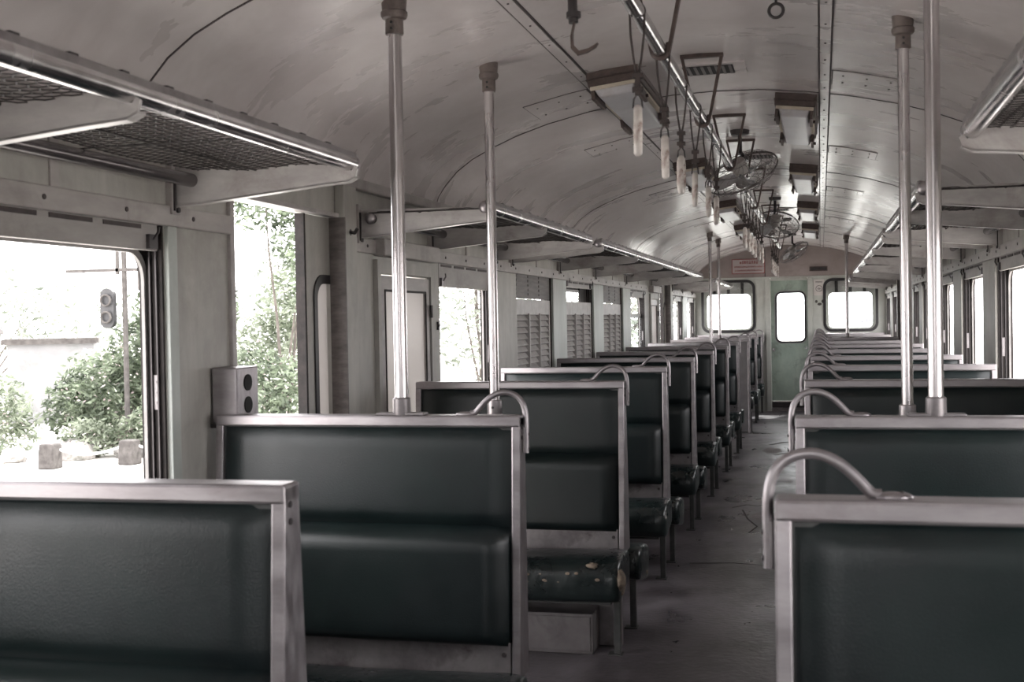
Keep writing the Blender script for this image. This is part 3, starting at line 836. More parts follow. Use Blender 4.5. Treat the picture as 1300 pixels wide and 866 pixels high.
# ------------------------------------------------------------------ luggage racks
XR, ZR = .825, 1.882
def hexmesh(L, wid):
    """hexagonal chicken-wire, built flat in x (0..wid) / y (0..L)"""
    b = MB(); sw = .041; sh = .0225   # cell pitch
    r = .0018; seen = {}
    ny = int(L / sh / 2) + 1; nx = int(wid / sw)
    def V(i, j):
        return (min(wid, max(0, i)), min(L, max(0, j)))
    edges = set()
    a = sw / 2
    rows = int(L / (sh)); cols = int(wid / (a * 1.5)) + 1
    for ci in range(cols):
        cx = ci * a * 1.5
        for ri in range(rows + 1):
            cy = ri * sh * 1.5 + (sh * .75 if ci % 2 else 0)
            if cy > L or cx > wid: continue
            P = [(cx + a, cy), (cx + a / 2, cy + sh * .75), (cx - a / 2, cy + sh * .75), (cx - a, cy), (cx - a / 2, cy - sh * .75), (cx + a / 2, cy - sh * .75)]
            for k in range(6):
                p, q = P[k], P[(k + 1) % 6]
                p = (round(p[0], 4), round(p[1], 4)); q = (round(q[0], 4), round(q[1], 4))
                if min(p[0], q[0]) < 0 or max(p[0], q[0]) > wid or min(p[1], q[1]) < 0 or max(p[1], q[1]) > L: continue
                edges.add((min(p, q), max(p, q)))
    bm = b.bm
    for (p, q) in edges:
        d = Vector((q[0] - p[0], q[1] - p[1], 0)).normalized(); n = Vector((-d.y, d.x, 0)) * r
        za = .004 * math.sin(p[0] * 21 + p[1] * 7); zb = .004 * math.sin(q[0] * 21 + q[1] * 7)
        A = Vector((p[0], p[1], za)); B = Vector((q[0], q[1], zb))
        ra = [bm.verts.new(A + n - Vector((0, 0, r * .6))), bm.verts.new(A - n - Vector((0, 0, r * .6))), bm.verts.new(A + Vector((0, 0, r)))]
        rb = [bm.verts.new(B + n - Vector((0, 0, r * .6))), bm.verts.new(B - n - Vector((0, 0, r * .6))), bm.verts.new(B + Vector((0, 0, r)))]
        for k in range(3): bm.faces.new((ra[k], ra[(k + 1) % 3], rb[(k + 1) % 3], rb[k]))
    return b
hexcache = {}
def rack(s, y0, y1, arms, label, group):
    r = empty('luggage_rack', (s * W, y0, ZR), label=label, cat='luggage rack', group=group)
    X = lambda d: -s * d        # d = distance in from the wall
    dt = W - XR; L = y1 - y0
    b = MB().tube([(X(dt), 0, 0), (X(dt), L, 0)], .024, 18)
    o = b.build('outer_rail', 'steel', r, smooth=True)
    xx = sorted((X(dt + .004), X(dt + .020)))
    MB().box(xx[0], xx[1], .01, L - .01, .010, .029).build('guard_strip', 'alu_dull', o, bevel=.003)
    b = MB(); n = max(2, int(L / .16))
    for k in range(n): b.box(xx[0] + .003, xx[1] - .003, .05 + (L - .1) * k / n, .075 + (L - .1) * k / n, .028, .033)
    b.build('strip_clip', 'darkmetal', o, kind='stuff')
    for yy, sg in ((0, -1), (L, 1)): MB().ball((X(dt), yy, 0), .026, 1, .7, 1).build('end_cap', 'alu', o, smooth=True)
    b = MB().tube([(X(.075), 0, -.028), (X(.075), L, -.028)], .020, 14); o = b.build('inner_rail', 'darktube', r, smooth=True)
    for yy in (0, L): MB().ball((X(.075), yy, -.028), .023, 1, .7, 1).build('end_cap', 'alu', o, smooth=True)
    for y in arms:
        yy = y - y0; b = MB()
        # tapered channel arm, lip at the bottom, nose curling round the rail
        prof = [(.0, -.098), (.0, .012), (.06, .012), (dt - .03, .004), (dt - .012, -.012), (dt + .012, -.024), (dt + .020, -.012), (dt + .030, -.018), (dt + .024, -.040), (dt - .0, -.052), (dt - .10, -.060), (.10, -.095)]
        b.prism([(X(d), yy - .004, z) for d, z in prof], (0, .008, 0))
        low = [(.0, -.098), (.10, -.095), (dt - .10, -.060), (dt, -.052), (dt + .024, -.040)]
        for (d0, z0), (d1, z1) in zip(low, low[1:]):
            b.hexa([(X(d0), yy - .004, z0 - .003), (X(d1), yy - .004, z1 - .003), (X(d1), yy + .026, z1 - .003), (X(d0), yy + .026, z0 - .003),
                    (X(d0), yy - .004, z0 + .002), (X(d1), yy - .004, z1 + .002), (X(d1), yy + .026, z1 + .002), (X(d0), yy + .026, z0 + .002)])
        a = b.build('bracket_arm', 'arm', r)
        xx = sorted((X(0), X(.022)))
        MB().box(xx[0], xx[1], yy - .022, yy + .028, -.125, .035).build('wall_plate', 'beam', a, bevel=.003)
        b = MB(); xx = sorted((X(.020), X(.028)))
        b.box(xx[0], xx[1], yy - .016, yy - .010, -.115, .0); b.lathe([(.008, X(.022)), (.008, X(.030))], (0, yy + .004, -.112), 8, 'x')
        b.build('bolt', 'darkmetal', a)
    # wire mesh panels between the arms
    ys = sorted(arms); edges = [0] + [y - y0 for y in ys if .05 < y - y0 < L - .05] + [L]
    me_y0 = 0
    key = round(L, 2)
    if key not in hexcache:
        o = hexmesh(L, dt - .10).build('wire_mesh', 'wire', r)
        hexcache[key] = o.data
    else:
        o = bpy.data.objects.new('wire_mesh', hexcache[key]); COL.objects.link(o); o.parent = r
    o.location = (X(.085) if s < 0 else X(dt - .015), 0, -.004)
    if s < 0: o.location = (.085, 0, -.004)
    else: o.location = (-(dt - .015), 0, -.004)
    b = MB()
    for yy in [e for e in edges] : b.tube([(X(.07), yy, -.006), (X(dt), yy, -.006)], .0035, 6)
    n = int(L / .5)
    b.tube([(X(dt * .5), 0, -.008), (X(dt * .5), L, -.008)], .003, 6)
    for k in range(1, n): b.tube([(X(.07), L * k / n, -.007), (X(dt), L * k / n, -.007)], .0022, 6)
    b.build('support_wire', 'wire', r)
    return r
RK = [(.35, 3.20, [.5, 2.06, 3.17]), (4.60, 6.80, [4.63, 5.58, 6.76]), (7.10, 13.5, [7.14, 8.53, 9.95, 11.6, 13.4]), (15.2, 18.3, [15.3, 16.5, 17.8])]
RKR = [(.35, 3.20, [.5, 2.06, 3.17]), (4.60, 6.80, [4.63, 5.58, 6.76]), (7.10, 13.5, [7.14, 8.45, 9.95, 11.6, 13.4]), (15.2, 18.3, [15.3, 16.5, 17.8])]
names = ['nearest overhead wire luggage rack', 'short overhead luggage rack just past the doorway', 'long overhead luggage rack down the middle of the carriage', 'overhead luggage rack closest to the end wall']
for s, nm, R in ((-1, 'left', RK), (1, 'right', RKR)):
    for (a, c, arms), q in zip(R, names):
        rack(s, a, c, arms, q + ' on the ' + nm + ' wall', 'luggage racks')

# ------------------------------------------------------------------ stanchion poles
def pole(x, y, zb, zt, r, label, base='collar'):
    o = empty('stanchion_pole', (x, y, zb), label=label, cat='pole', group='steel stanchion poles')
    H = zt - zb
    MB().tube([(0, 0, 0), (0, 0, H)], r, 20).build('shaft', 'polesteel', o, smooth=True)
    # ceiling flange: cup, neck with screws
    f = MB().lathe([(r * 1.28, H - .100), (r * 1.34, H - .096), (r * 1.30, H - .056), (r * 1.75, H - .052), (r * 1.95, H - .044), (r * 1.95, H - .034), (r * 1.75, H - .030), (r * 2.0, H + .03)], seg=24)
    fo = f.build('ceiling_flange', 'flange', o, smooth=True)
    b = MB()
    for z in (.068, .086): b.lathe([(.0045, -r * 1.4), (.0045, -r * 1.25)], (0, 0, H - z), 8, 'y')
    b.build('screw', 'rubber', fo)
    if base == 'plate':
        bo = MB().lathe([(r * 1.3, 0), (r * 1.34, .003), (r * 1.3, .048), (r * 1.1, .052)], seg=20).build('base_collar', 'alu_dull', o, smooth=True)
        MB().box(-.075, .075, -.022, .022, 0, .007).build('base_plate', 'alu_dull', bo, bevel=.002)
    else:
        z = 1.075
        bo = MB().lathe([(r * 1.4, z), (r * 1.5, z + .003), (r * 1.45, z + .055), (r * 1.2, z + .058)], seg=20).build('collar', 'alu', o, smooth=True)
        MB().lathe([(.005, -r * 1.6), (.005, -r * 1.4)], (0, 0, z + .03), 8, 'y').build('screw', 'rubber', bo)
        MB().lathe([(r * 2.4, 0), (r * 2.4, .008), (r * 1.5, .014), (r * 1.4, .05)], seg=20).build('floor_flange', 'alu_dull', o, smooth=True)
    return o
pole(-.755, 3.385, ZT, cz(.755), .0205, 'thick steel pole on the left, rising from a bench top nearest the doorway', 'plate')
pole(.752, 3.385, ZT, cz(.752), .0205, 'thickest steel pole at the right, rising from a bench top out of frame', 'plate')
pole(-.735, 4.36, 0, cz(.735), .019, 'second steel pole on the left, behind the second bench')
pole(.728, 4.12, 0, cz(.728), .0185, 'second steel pole on the right, left of the thickest one')
pole(-.745, 13.75, 0, cz(.745), .019, 'distant left steel pole, the nearer of the far pair')
pole(-.745, 14.93, ZT, cz(.745), .019, 'distant left steel pole, the farther of the far pair', 'plate')
pole(.765, 14.93, ZT, cz(.765), .019, 'distant right steel pole in front of the end window', 'plate')

# ------------------------------------------------------------------ strap rail
BX, BZ = .012, 2.215
def strap_rail(y0, y1, brs, label):
    r = empty('strap_rail', (BX, y0, BZ), label=label, cat='rail', group='ceiling strap rails')
    L = y1 - y0
    MB().tube([(0, 0, 0), (0, L, 0)], .0205, 16).build('bar', 'steel', r, smooth=True)
    for y in brs:
        yy = y - y0; zc = cz(.1) - BZ
        b = MB()
        b.box(-.085, .085, yy - .014, yy + .014, zc - .012, zc + .004)
        for sg in (-1, 1):
            b.hexa([(sg * .024 - .005, yy - .011, -.012), (sg * .024 + .005, yy - .011, -.012), (sg * .024 + .005, yy + .011, -.012), (sg * .024 - .005, yy + .011, -.012),
                    (sg * .078 - .006, yy - .011, zc - .01), (sg * .078 + .006, yy - .011, zc - .01), (sg * .078 + .006, yy + .011, zc - .01), (sg * .078 - .006, yy + .011, zc - .01)])
        a = [(.024 * math.cos(t), yy, .024 * math.sin(t)) for t in [PI + PI * k / 8 for k in range(9)]]
        b.tube([(-.024, yy, .02)] + a + [(.024, yy, .02)], .008, 8)
        b.build('hanger_bracket', 'rust', r)
    for yy in (0, L): MB().ball((0, yy, 0), .0215, 1, .6, 1).build('end_cap', 'flange', r, smooth=True)
strap_rail(.4, 6.4, [1.0, 2.25, 3.54, 4.85, 6.33], 'polished ceiling rail nearest the camera, carrying the hanging straps')
strap_rail(7.15, 10.35, [7.25, 8.7, 10.2], 'second polished ceiling rail, beyond the nearest fan')
strap_rail(11.5, 14.3, [11.6, 12.9, 14.2], 'third ceiling rail toward the end wall')

def make_strap():
    r = empty('hanging_strap')
    b = MB()
    for sg in (-1, 1):
        b.tube([(sg * .019, 0, 0), (sg * .017, .0, -.06), (sg * .010, 0, -.12), (sg * .003, 0, -.165)], .0035, 6)
    b.tube([(.02 * math.cos(t), 0, .02 * math.sin(t)) for t in [PI * k / 8 for k in range(9)]], .0038, 6)
    b.build('cord', 'cord', r, smooth=True)
    b = MB().box(-.007, .007, -.010, .010, -.215, -.155)
    for z in (-.165, -.200): b.box(-.014, .014, -.012, .012, z - .006, z + .006)
    b.build('clamp', 'cord', r, bevel=.002)
    b = MB().tube([(0, 0, -.21), (-.010, 0, -.225), (-.012, 0, -.245), (0, 0, -.262), (.012, 0, -.245), (.010, 0, -.225)], .003, 6, closed=True)
    b.build('wire_loop', 'darkmetal', r, smooth=True)
    b = MB(); zc, ry, rz = -.305, .048, .055
    n = 28; pts = [(0, ry * math.cos(2 * PI * k / n), zc + rz * math.sin(2 * PI * k / n)) for k in range(n)]
    b.tube(pts, .0115, 10, closed=True)
    b.build('hand_ring', 'ring', r, smooth='all')
    return r
st0 = make_strap(); first = True
sy = [3.08, 3.60, 4.08, 4.56, 5.06, 5.52] + [7.5, 7.9, 8.3, 8.75, 9.2, 9.7] + [11.9, 12.4, 12.9, 13.5]
where = ['ivory ring strap nearest the camera on the ceiling rail', 'second nearest ivory ring strap on the ceiling rail', 'third ring strap along the near ceiling rail',
         'fourth ring strap along the near ceiling rail', 'fifth ring strap along the near ceiling rail', 'last ring strap on the near rail, in front of the nearest fan']
for i, y in enumerate(sy):
    o = st0 if i == 0 else copy_tree(st0)
    o.location = (BX, y, BZ); o.rotation_euler = (random.uniform(-.02, .02), random.uniform(-.02, .02), random.uniform(-.10, .10) + (.10 if i < 6 else .04))
    if i < 6: lb = where[i]
    elif i < 12: lb = '%s ring strap hanging from the second ceiling rail' % ORD[i - 6]
    else: lb = '%s ring strap hanging from the third, farthest ceiling rail' % ORD[i - 12]
    tag(o, lb, 'strap', 'hanging ring straps')

# broken hook strap hanging at the top of the picture
h = empty('broken_strap_hook', (-.14, 3.0, cz(.14)), label='dark hooked strap remnant hanging from the ceiling at the top of the picture', cat='hook')
MB().tube([(0, 0, 0), (0, 0, -.275), (.002, 0, -.295)], .0125, 10).build('sleeve', 'darkmetal', h, smooth=True)
b = MB()
for z in (-.21, -.275): b.lathe([(.019, z - .007), (.019, z + .007)], (.002, 0, 0), 10)
b.build('clamp', 'darkmetal', h)
hp = [(.002, 0, -.29), (-.006, 0, -.325), (-.005, 0, -.355), (.010, 0, -.372), (.035, 0, -.367), (.058, 0, -.355)]
b = MB()
for p, q in zip(hp, hp[1:]):
    b.hexa([(p[0] - .0, -.008, p[2] - .005), (q[0], -.008, q[2] - .005), (q[0], .008, q[2] - .005), (p[0], .008, p[2] - .005),
            (p[0] + .006, -.008, p[2] + .005), (q[0] + .006, -.008, q[2] + .005), (q[0] + .006, .008, q[2] + .005), (p[0] + .006, .008, p[2] + .005)])
b.build('flat_hook', 'rust', h)
# ring of a hanging cord at the top edge
h = empty('ceiling_pull_ring', (.34, 3.7, cz(.34)), label='small dark ring hanging at the top edge right of the strap rail', cat='ring')
MB().tube([(0, 0, 0), (0, 0, -.095)], .004, 8).build('stem', 'darkmetal', h)
MB().tube([(.021 * math.cos(t), 0, -.116 + .021 * math.sin(t)) for t in [2 * PI * k / 20 for k in range(20)]], .005, 8, closed=True).build('hand_ring', 'darkmetal', h, smooth='all')

# ------------------------------------------------------------------ ceiling lamps
def make_lamp():
    r = empty('ceiling_lamp')
    # base housing with sloping sides, hung under the vault
    w, L = .100, 1.02
    b = MB().hexa([(-w, 0, -.055), (w, 0, -.055), (w, L, -.055), (-w, L, -.055), (-w - .004, -.006, .03), (w + .004, -.006, .03), (w + .004, L + .006, .03), (-w - .004, L + .006, .03)])
    b.box(-w - .006, w + .006, -.008, L + .008, -.030, -.025)
    b.build('housing', 'rust', r, bevel=.004)
    MB().box(-w + .006, w - .006, .003, L - .003, -.070, -.055).build('cream_rim', 'cream', r, bevel=.002)
    b = MB().hexa([(-.066, .03, -.100), (.066, .03, -.100), (.066, L - .03, -.100), (-.066, L - .03, -.100), (-.080, .010, -.068), (.080, .010, -.068), (.080, L - .01, -.068), (-.080, L - .01, -.068)])
    b.build('lens', 'lens', r, bevel=.008, seg=3, smooth=True)
    for sx in (-1, 1):
        for y0 in (.012, L - .26):
            x0, x1 = sorted((sx * .079, sx * .094)); bb = MB().box(x0, x1, y0, y0 + .25, -.108, -.055)
            bb.lathe([(.008, sx * .094), (.008, sx * .105)], (0, y0 + .20, -.09), 8, 'x')
            bb.build('side_clip', 'rust', r, bevel=.002)
    return r
lp = make_lamp(); k = 0
for side, X0, ys, nm in ((-1, -.36, [4.90, 7.90, 10.8, 13.6], 'left'), (1, .36, [5.73, 8.42, 11.2, 13.95], 'right')):
    for i, y in enumerate(ys):
        o = lp if k == 0 else copy_tree(lp); k += 1
        slope = math.atan((cz(abs(X0) + .1) - cz(abs(X0) - .1)) / .2) * (1 if X0 > 0 else -1)
        o.location = (X0, y, cz(X0) - .004); o.rotation_euler = (0, -slope * 1.0, 0); o.scale = (1.06 if side < 0 else .92, 1, 1)
        tag(o, '%s rusty box lamp with pale lens, %s of the strap rail' % (('nearest', 'second nearest', 'third nearest', 'farthest')[i], nm), 'ceiling lamp', 'box ceiling lamps')

# ------------------------------------------------------------------ ceiling vents
def vent(x0, x1, y, label):
    r = empty('ceiling_vent', ((x0 + x1) / 2, y, cz((x0 + x1) / 2) - .003), label=label, cat='vent', group='slotted ceiling vents')
    w = (x1 - x0) / 2
    MB().box(-w, w, -.115, .115, -.007, .006).build('plate', 'ceil', r)
    b = MB().box(-w + .012, w - .05, -.085, .085, -.0095, -.0075); b.build('opening', 'vent', r)
    b = MB(); n = 7
    for k in range(n):
        x = -w + .03 + (2 * w - .07) * k / n; b.box(x, x + .012, -.086, .086, -.0115, -.008)
    b.build('fin', 'boxpaint', r)
vent(-.10, .17, 5.12, 'slotted black ceiling vent behind the nearest strap hangers')
vent(-.02, .22, 8.0, 'slotted ceiling vent past the nearest fan')
vent(-.02, .22, 12.1, 'farthest slotted ceiling vent near the far fan')

# ------------------------------------------------------------------ fans
def make_fan():
    r = empty('ceiling_fan')
    MB().lathe([(.012, -.13), (.012, -.03), (.05, -.025), (.055, 0), (.055, .02)], seg=18).build('ceiling_mount', 'darkmetal', r, smooth=True)
    # orbit arm
    MB().tube([(0, 0, -.12), (.015, .03, -.14), (.02, .04, -.16), (.0, .03, -.18)], .011, 10).build('swivel_arm', 'darkmetal', r, smooth=True)
    R = Matrix.Translation((0, 0, -.215)) @ Matrix.Rotation(math.radians(-22), 4, 'Y') @ Matrix.Rotation(math.radians(33), 4, 'X') @ Matrix.Scale(1.12, 4)
    def place(b):
        bmesh.ops.transform(b.bm, matrix=R, verts=b.bm.verts); return b
    place(MB().lathe([(.02, .05), (.038, .045), (.042, .0), (.036, -.03), (.02, -.04)], seg=18)).build('motor', 'shutter', r, smooth=True)
    # blades
    b = MB()
    for k in range(4):
        a = 2 * PI * k / 4; rows = []
        for rr_, wd, tw in ((.03, .5, .5), (.07, .62, .42), (.11, .62, .34), (.145, .48, .28), (.158, .25, .25)):
            pr = []
            for q in (-1, 0, 1):
                t = a + q * wd * .6; pr.append(Vector((rr_ * math.cos(t), rr_ * math.sin(t), -.03 - q * .022 * tw * 2)))
            rows.append(pr)
        for t in (0, .003):
            vs = [[b.bm.verts.new(p + Vector((0, 0, -t))) for p in row] for row in rows]
            for A, B in zip(vs, vs[1:]):
                for j in (0, 1): b.bm.faces.new((A[j], A[j + 1], B[j + 1], B[j]))
    place(b).build('blade', 'blade', r, smooth='all')
    # wire cage: rim rings and curved spokes above and below
    c = MB(); n = 32
    for rr_, z in ((.185, -.03), (.186, -.024), (.12, -.075), (.12, .018), (.06, -.088), (.06, .035)):
        c.tube([(rr_ * math.cos(2 * PI * k / n), rr_ * math.sin(2 * PI * k / n), z) for k in range(n)], .0028 if rr_ > .15 else .0017, 6, closed=True)
    for k in range(24):
        a = 2 * PI * k / 24 + .1
        for sgn in (-1, 1):
            pts = []
            for t in range(6):
                u = t / 5; rr_ = .186 * u + .02 * (1 - u); tw = a + .5 * (1 - u) * sgn
                z = -.027 + sgn * .062 * math.sqrt(max(0, 1 - u ** 2.4))
                pts.append((rr_ * math.cos(tw), rr_ * math.sin(tw), z))
            c.tube(pts, .0013, 4, caps=False)
    place(c).build('wire_cage', 'cage', r, smooth=True)
    place(MB().lathe([(.001, -.095), (.024, -.093), (.026, -.088), (.02, -.085)], seg=18)).build('cage_badge', 'steel', r, smooth=True)
    return r
f0 = make_fan()
for i, (x, y) in enumerate(((.03, 6.9), (.08, 10.9), (.12, 15.8))):
    o = f0 if i == 0 else copy_tree(f0)
    o.location = (x, y, cz(x)); o.rotation_euler = (0, 0, (.0, .7, -.5)[i])
    tag(o, ('nearest wire-caged ceiling fan, hanging past the near strap rail', 'second wire-caged ceiling fan, halfway down the carriage', 'farthest wire-caged ceiling fan, in front of the end wall arch')[i], 'fan', 'caged ceiling fans')

# ------------------------------------------------------------------ floor wear
def crack(pts, w, name_label):
    b = MB(); P = [Vector((x, y, 0)) for x, y in pts]
    for i, (p, q) in enumerate(zip(P, P[1:])):
        d = (q - p).normalized(); n = Vector((-d.y, d.x, 0)) * w * (0.5 + .5 * math.sin(3 * i + 1) ** 2)
        b.hexa([p - n, q - n, q + n, p + n] + [v + Vector((0, 0, .0015)) for v in (p - n, q - n, q + n, p + n)])
    tag(b.build('floor_crack', 'floorcrack'), name_label, 'crack', 'cracks in the aisle floor')
crack([(-.20, 9.1), (-.10, 9.25), (-.02, 9.2), (.10, 9.35), (.30, 9.3)], .012, 'dark crack crossing the aisle floor beside the near benches')
crack([(-.12, 9.0), (-.06, 8.6), (.02, 8.3), (-.02, 8.05)], .008, 'short crack running along the aisle toward the camera')
crack([(-.30, 7.0), (-.05, 7.05), (.15, 7.0), (.37, 7.06)], .004, 'thin floor joint across the aisle')
crack([(-.10, 13.6), (.05, 13.9), (.20, 13.8), (.34, 14.0)], .03, 'long ragged crack across the far aisle floor')
crack([(-.02, 12.6), (.10, 12.8), (.25, 12.7)], .02, 'ragged crack just before the far aisle patch')
def patch(cx, cy, rx, ry, m, label):
    b = MB(); n = 26; rr = random.Random(int(cy * 10)); pts = []
    for k in range(n):
        a = 2 * PI * k / n; f = rr.uniform(.75, 1.1); pts.append((cx + rx * f * math.cos(a), cy + ry * f * math.sin(a), 0.0))
    b.prism(pts, (0, 0, .0012)); tag(b.build('floor_patch', m), label, 'patch', 'worn patches on the aisle floor')
patch(.18, 15.2, .12, .35, 'floorcrack', 'dark worn hole in the far aisle floor')
patch(-.06, 13.0, .10, .3, 'floorpatch', 'pale bare patch in the far aisle floor')
patch(.05, 8.75, .09, .22, 'floorpatch', 'pale bare patch beside the aisle crack')

# ------------------------------------------------------------------ outdoors
GZ = -.9
MB().box(-90, 90, -60, 130, GZ - .2, GZ).build('ground', 'ground', kind='structure')
tag(MB().box(-60, -10.6, 15.45, 15.75, GZ, GZ + .06).build('kerb', 'kerb'), 'low reddish kerb running across the yard outside', 'kerb')
def stone_post(x, y, label):
    o = MB().hexa([(x - .15, y - .15, GZ), (x + .15, y - .15, GZ), (x + .15, y + .15, GZ), (x - .15, y + .15, GZ),
                   (x - .13, y - .13, GZ + .42), (x + .13, y - .13, GZ + .42), (x + .13, y + .13, GZ + .42), (x - .13, y + .13, GZ + .42)]).build('stone_post', 'stonepost', bevel=.03, seg=3)
    tag(o, label, 'post', 'stone posts of the rope fence')
PX = [(-13.9, 16.35), (-12.0, 17.45), (-10.95, 18.15), (-9.9, 18.85)]
for (x, y), l in zip(PX, ('stubby stone post, leftmost in the yard', 'stubby stone post left of the hedge outside the first window', 'stubby stone post under the large shrub', 'stubby stone post outside the doorway')):
    stone_post(x, y, l)
for i, (p, q) in enumerate(zip(PX, PX[1:])):
    pts = [(p[0] + (q[0] - p[0]) * t / 10, p[1] + (q[1] - p[1]) * t / 10, GZ + .36 - .15 * math.sin(PI * t / 10)) for t in range(11)]
    tag(MB().tube(pts, .022, 8).build('fence_rope', 'rope', smooth=True), 'sagging white rope, %s span between the stone posts' % ('left', 'middle', 'right')[i], 'rope', 'ropes of the yard fence')
# whitewashed blocks
def block(x, y, w, d, h, label):
    r = empty('whitewashed_block', (x, y, GZ), .55, label=label, cat='wall', group='whitewashed blocks outside')
    MB().box(-w, w, -d, d, 0, h).build('body', 'whitewall', r); MB().box(-w - .12, w + .12, -d - .12, d + .12, h, h + .14).build('cap', 'stonepost', r)
block(-20.3, 25.4, .9, .8, 2.2, 'whitewashed block with flat cap, leftmost outside the first window')
block(-18.3, 26.5, 1.0, .8, 1.95, 'whitewashed block with flat cap beside the taller one')
# rail signal
s = empty('rail_signal', (-12.2, 19.55, GZ), label='black rail signal head with round hood on a thin post above the shrubs', cat='signal')
MB().tube([(.25, .15, 0), (.25, .15, 4.0)], .05, 8).build('post', 'stonepost', s)
MB().box(-.95, .75, .10, .16, 3.36, 3.42).box(.10, .16, .1, .14, 3.3, 4.1).box(.55, .62, .1, .14, 3.0, 3.6).build('crossarm', 'stonepost', s)
MB().rplate((-.14, .14, 2.32, 3.05, .13), -.05, .05, lambda p, q, t: (p, t, q)).build('signal_head', 'signal', s)
for z in (2.52, 2.83):
    MB().tube([(.10 * math.cos(t), -.09, z + .10 * math.sin(t)) for t in [2 * PI * k / 14 for k in range(14)]], .02, 6, closed=True).build('hood', 'stonepost', s, smooth='all')

def foliage(b, blobs, n, size, seed, aspect=1.5):
    rr = random.Random(seed)
    tot = sum(x[3] * x[4] * x[5] for x in blobs) ** 1.0
    bm = b.bm
    for bl in blobs:
        k = int(n * bl[3] * bl[4] * bl[5] / tot)
        for _ in range(k):
            while True:
                p = Vector((rr.uniform(-1, 1), rr.uniform(-1, 1), rr.uniform(-1, 1)))
                if .25 < p.length < 1: break
            c = Vector((bl[0] + p.x * bl[3], bl[1] + p.y * bl[4], bl[2] + p.z * bl[5]))
            d = Vector((rr.uniform(-1, 1), rr.uniform(-1, 1), rr.uniform(-.8, .6))).normalized()
            e = d.cross(Vector((rr.uniform(-1, 1), rr.uniform(-1, 1), rr.uniform(-1, 1)))).normalized()
            s = size * rr.uniform(.6, 1.3)
            pts = [c - d * s * aspect, c - e * s * .5, c + d * s * aspect, c + e * s * .5]
            bm.faces.new([bm.verts.new(q) for q in pts])
    return b
def shrub(x, y, blobs, n, size, seed, m, label, name='shrub', cat='shrub', stems=5, flowers=0, group='shrubs outside the left windows'):
    r = empty(name, (x, y, GZ), label=label, cat=cat, group=group)
    foliage(MB(), blobs, n, size, seed).build('foliage', m, r)
    rr = random.Random(seed + 50); b = MB()
    for k in range(stems):
        bl = blobs[k % len(blobs)]
        a = Vector((rr.uniform(-.12, .12), rr.uniform(-.12, .12), 0)); e = Vector((bl[0] + rr.uniform(-.5, .5) * bl[3], bl[1] + rr.uniform(-.5, .5) * bl[4], bl[2] + .4 * bl[5]))
        mid = a.lerp(e, .5) + Vector((rr.uniform(-.15, .15), rr.uniform(-.15, .15), .1))
        th = .026 if name == 'garden_tree' else .018
        b.tube([a, a.lerp(mid, .5) + Vector((.03, 0, .02)), mid, mid.lerp(e, .5) + Vector((-.04, 0, .03)), e], th, 7, rs=[th * 1.6, th * 1.2, th, th * .7, th * .4])
    b.build('stem', 'bark', r, smooth=True)
    if flowers:
        foliage(MB(), blobs, flowers, size * .8, seed + 9, 1.0).build('blossom', 'bract', r, kind='stuff')
    return r
shrub(-12.7, 20.3, [(0, 0, 1.0, 1.0, .8, .9), (.7, .2, 1.7, .8, .7, .9), (1.0, .2, 2.5, .55, .5, .8), (-.7, 0, .8, .7, .6, .7)], 6500, .055, 1, 'leaf', 'large leafy shrub with pale blossoms beside the first window frame', flowers=420)
shrub(-14.9, 19.6, [(0, 0, .8, .9, .7, .8), (-.9, .2, .6, .8, .6, .6), (.6, 0, .5, .6, .5, .5)], 3200, .05, 2, 'leaf2', 'pale low shrub left of the blossoming one outside', flowers=200)
shrub(-18.2, 19.0, [(0, 0, .9, .9, .7, .9), (1.0, 0, .6, .8, .6, .6)], 2400, .055, 3, 'leaf2', 'pale shrub at the left edge of the first window')
shrub(-11.2, 19.5, [(0, 0, .5, .6, .5, .5), (.5, .1, .7, .5, .5, .6)], 1800, .05, 4, 'leaf', 'small dark shrub low at the first window frame', flowers=80)
shrub(-8.4, 19.2, [(0, 0, .9, .9, .8, .9), (-.8, .2, 1.2, .7, .6, .8), (.9, .1, 1.0, .7, .6, .9)], 4500, .05, 5, 'leaf', 'leafy shrub low in the open doorway', flowers=260)
# spiky plants
def spiky(x, y, n, h, w, seed, m, label):
    rr = random.Random(seed); r = empty('spiky_plant', (x, y, GZ), label=label, cat='plant', group='spiky plants')
    b = MB()
    for k in range(n):
        a = rr.uniform(0, 2 * PI); ln = h * rr.uniform(.7, 1.1); lean = rr.uniform(.15, .6)
        d = Vector((math.cos(a), math.sin(a), 0)); q = Vector((-d.y, d.x, 0)) * w; prev = None
        for t in range(6):
            u = t / 5; c = d * lean * ln * u * u + Vector((0, 0, ln * (u - .35 * lean * u * u))); ww = q * (1 - u) ** .6 * (.5 + u if u < .5 else 1)
            cur = (b.bm.verts.new(c - ww), b.bm.verts.new(c + ww))
            if prev: b.bm.faces.new((prev[0], prev[1], cur[1], cur[0]))
            prev = cur
    b.build('leaves', m, r)
spiky(-13.6, 17.6, 60, .95, .018, 1, 'leaf2', 'grassy spiky plant low at the left of the first window')
spiky(-12.9, 17.3, 40, .6, .015, 4, 'leaf', 'smaller grassy plant beside the left stone post')
shrub(-13.6, 22.6, [(0, 0, .9, 1.1, .8, 1.0), (.9, .2, .7, .8, .6, .8), (-1.0, .1, 1.0, .9, .7, .9)], 3600, .055, 6, 'leaf2', 'pale flowering hedge behind the blossoming shrub', flowers=300)
shrub(-12.3, 19.0, [(0, 0, .35, .55, .4, .36), (.8, .3, .4, .5, .4, .4)], 1500, .045, 7, 'leaf2', 'low pale ground cover between the rocks', flowers=60)
shrub(-11.6, 22.0, [(0, 0, 1.5, .7, .6, 1.2), (.1, .1, 2.7, .6, .5, .8)], 3000, .055, 8, 'leaf', 'tall narrow leafy shrub just right of the signal', flowers=160)
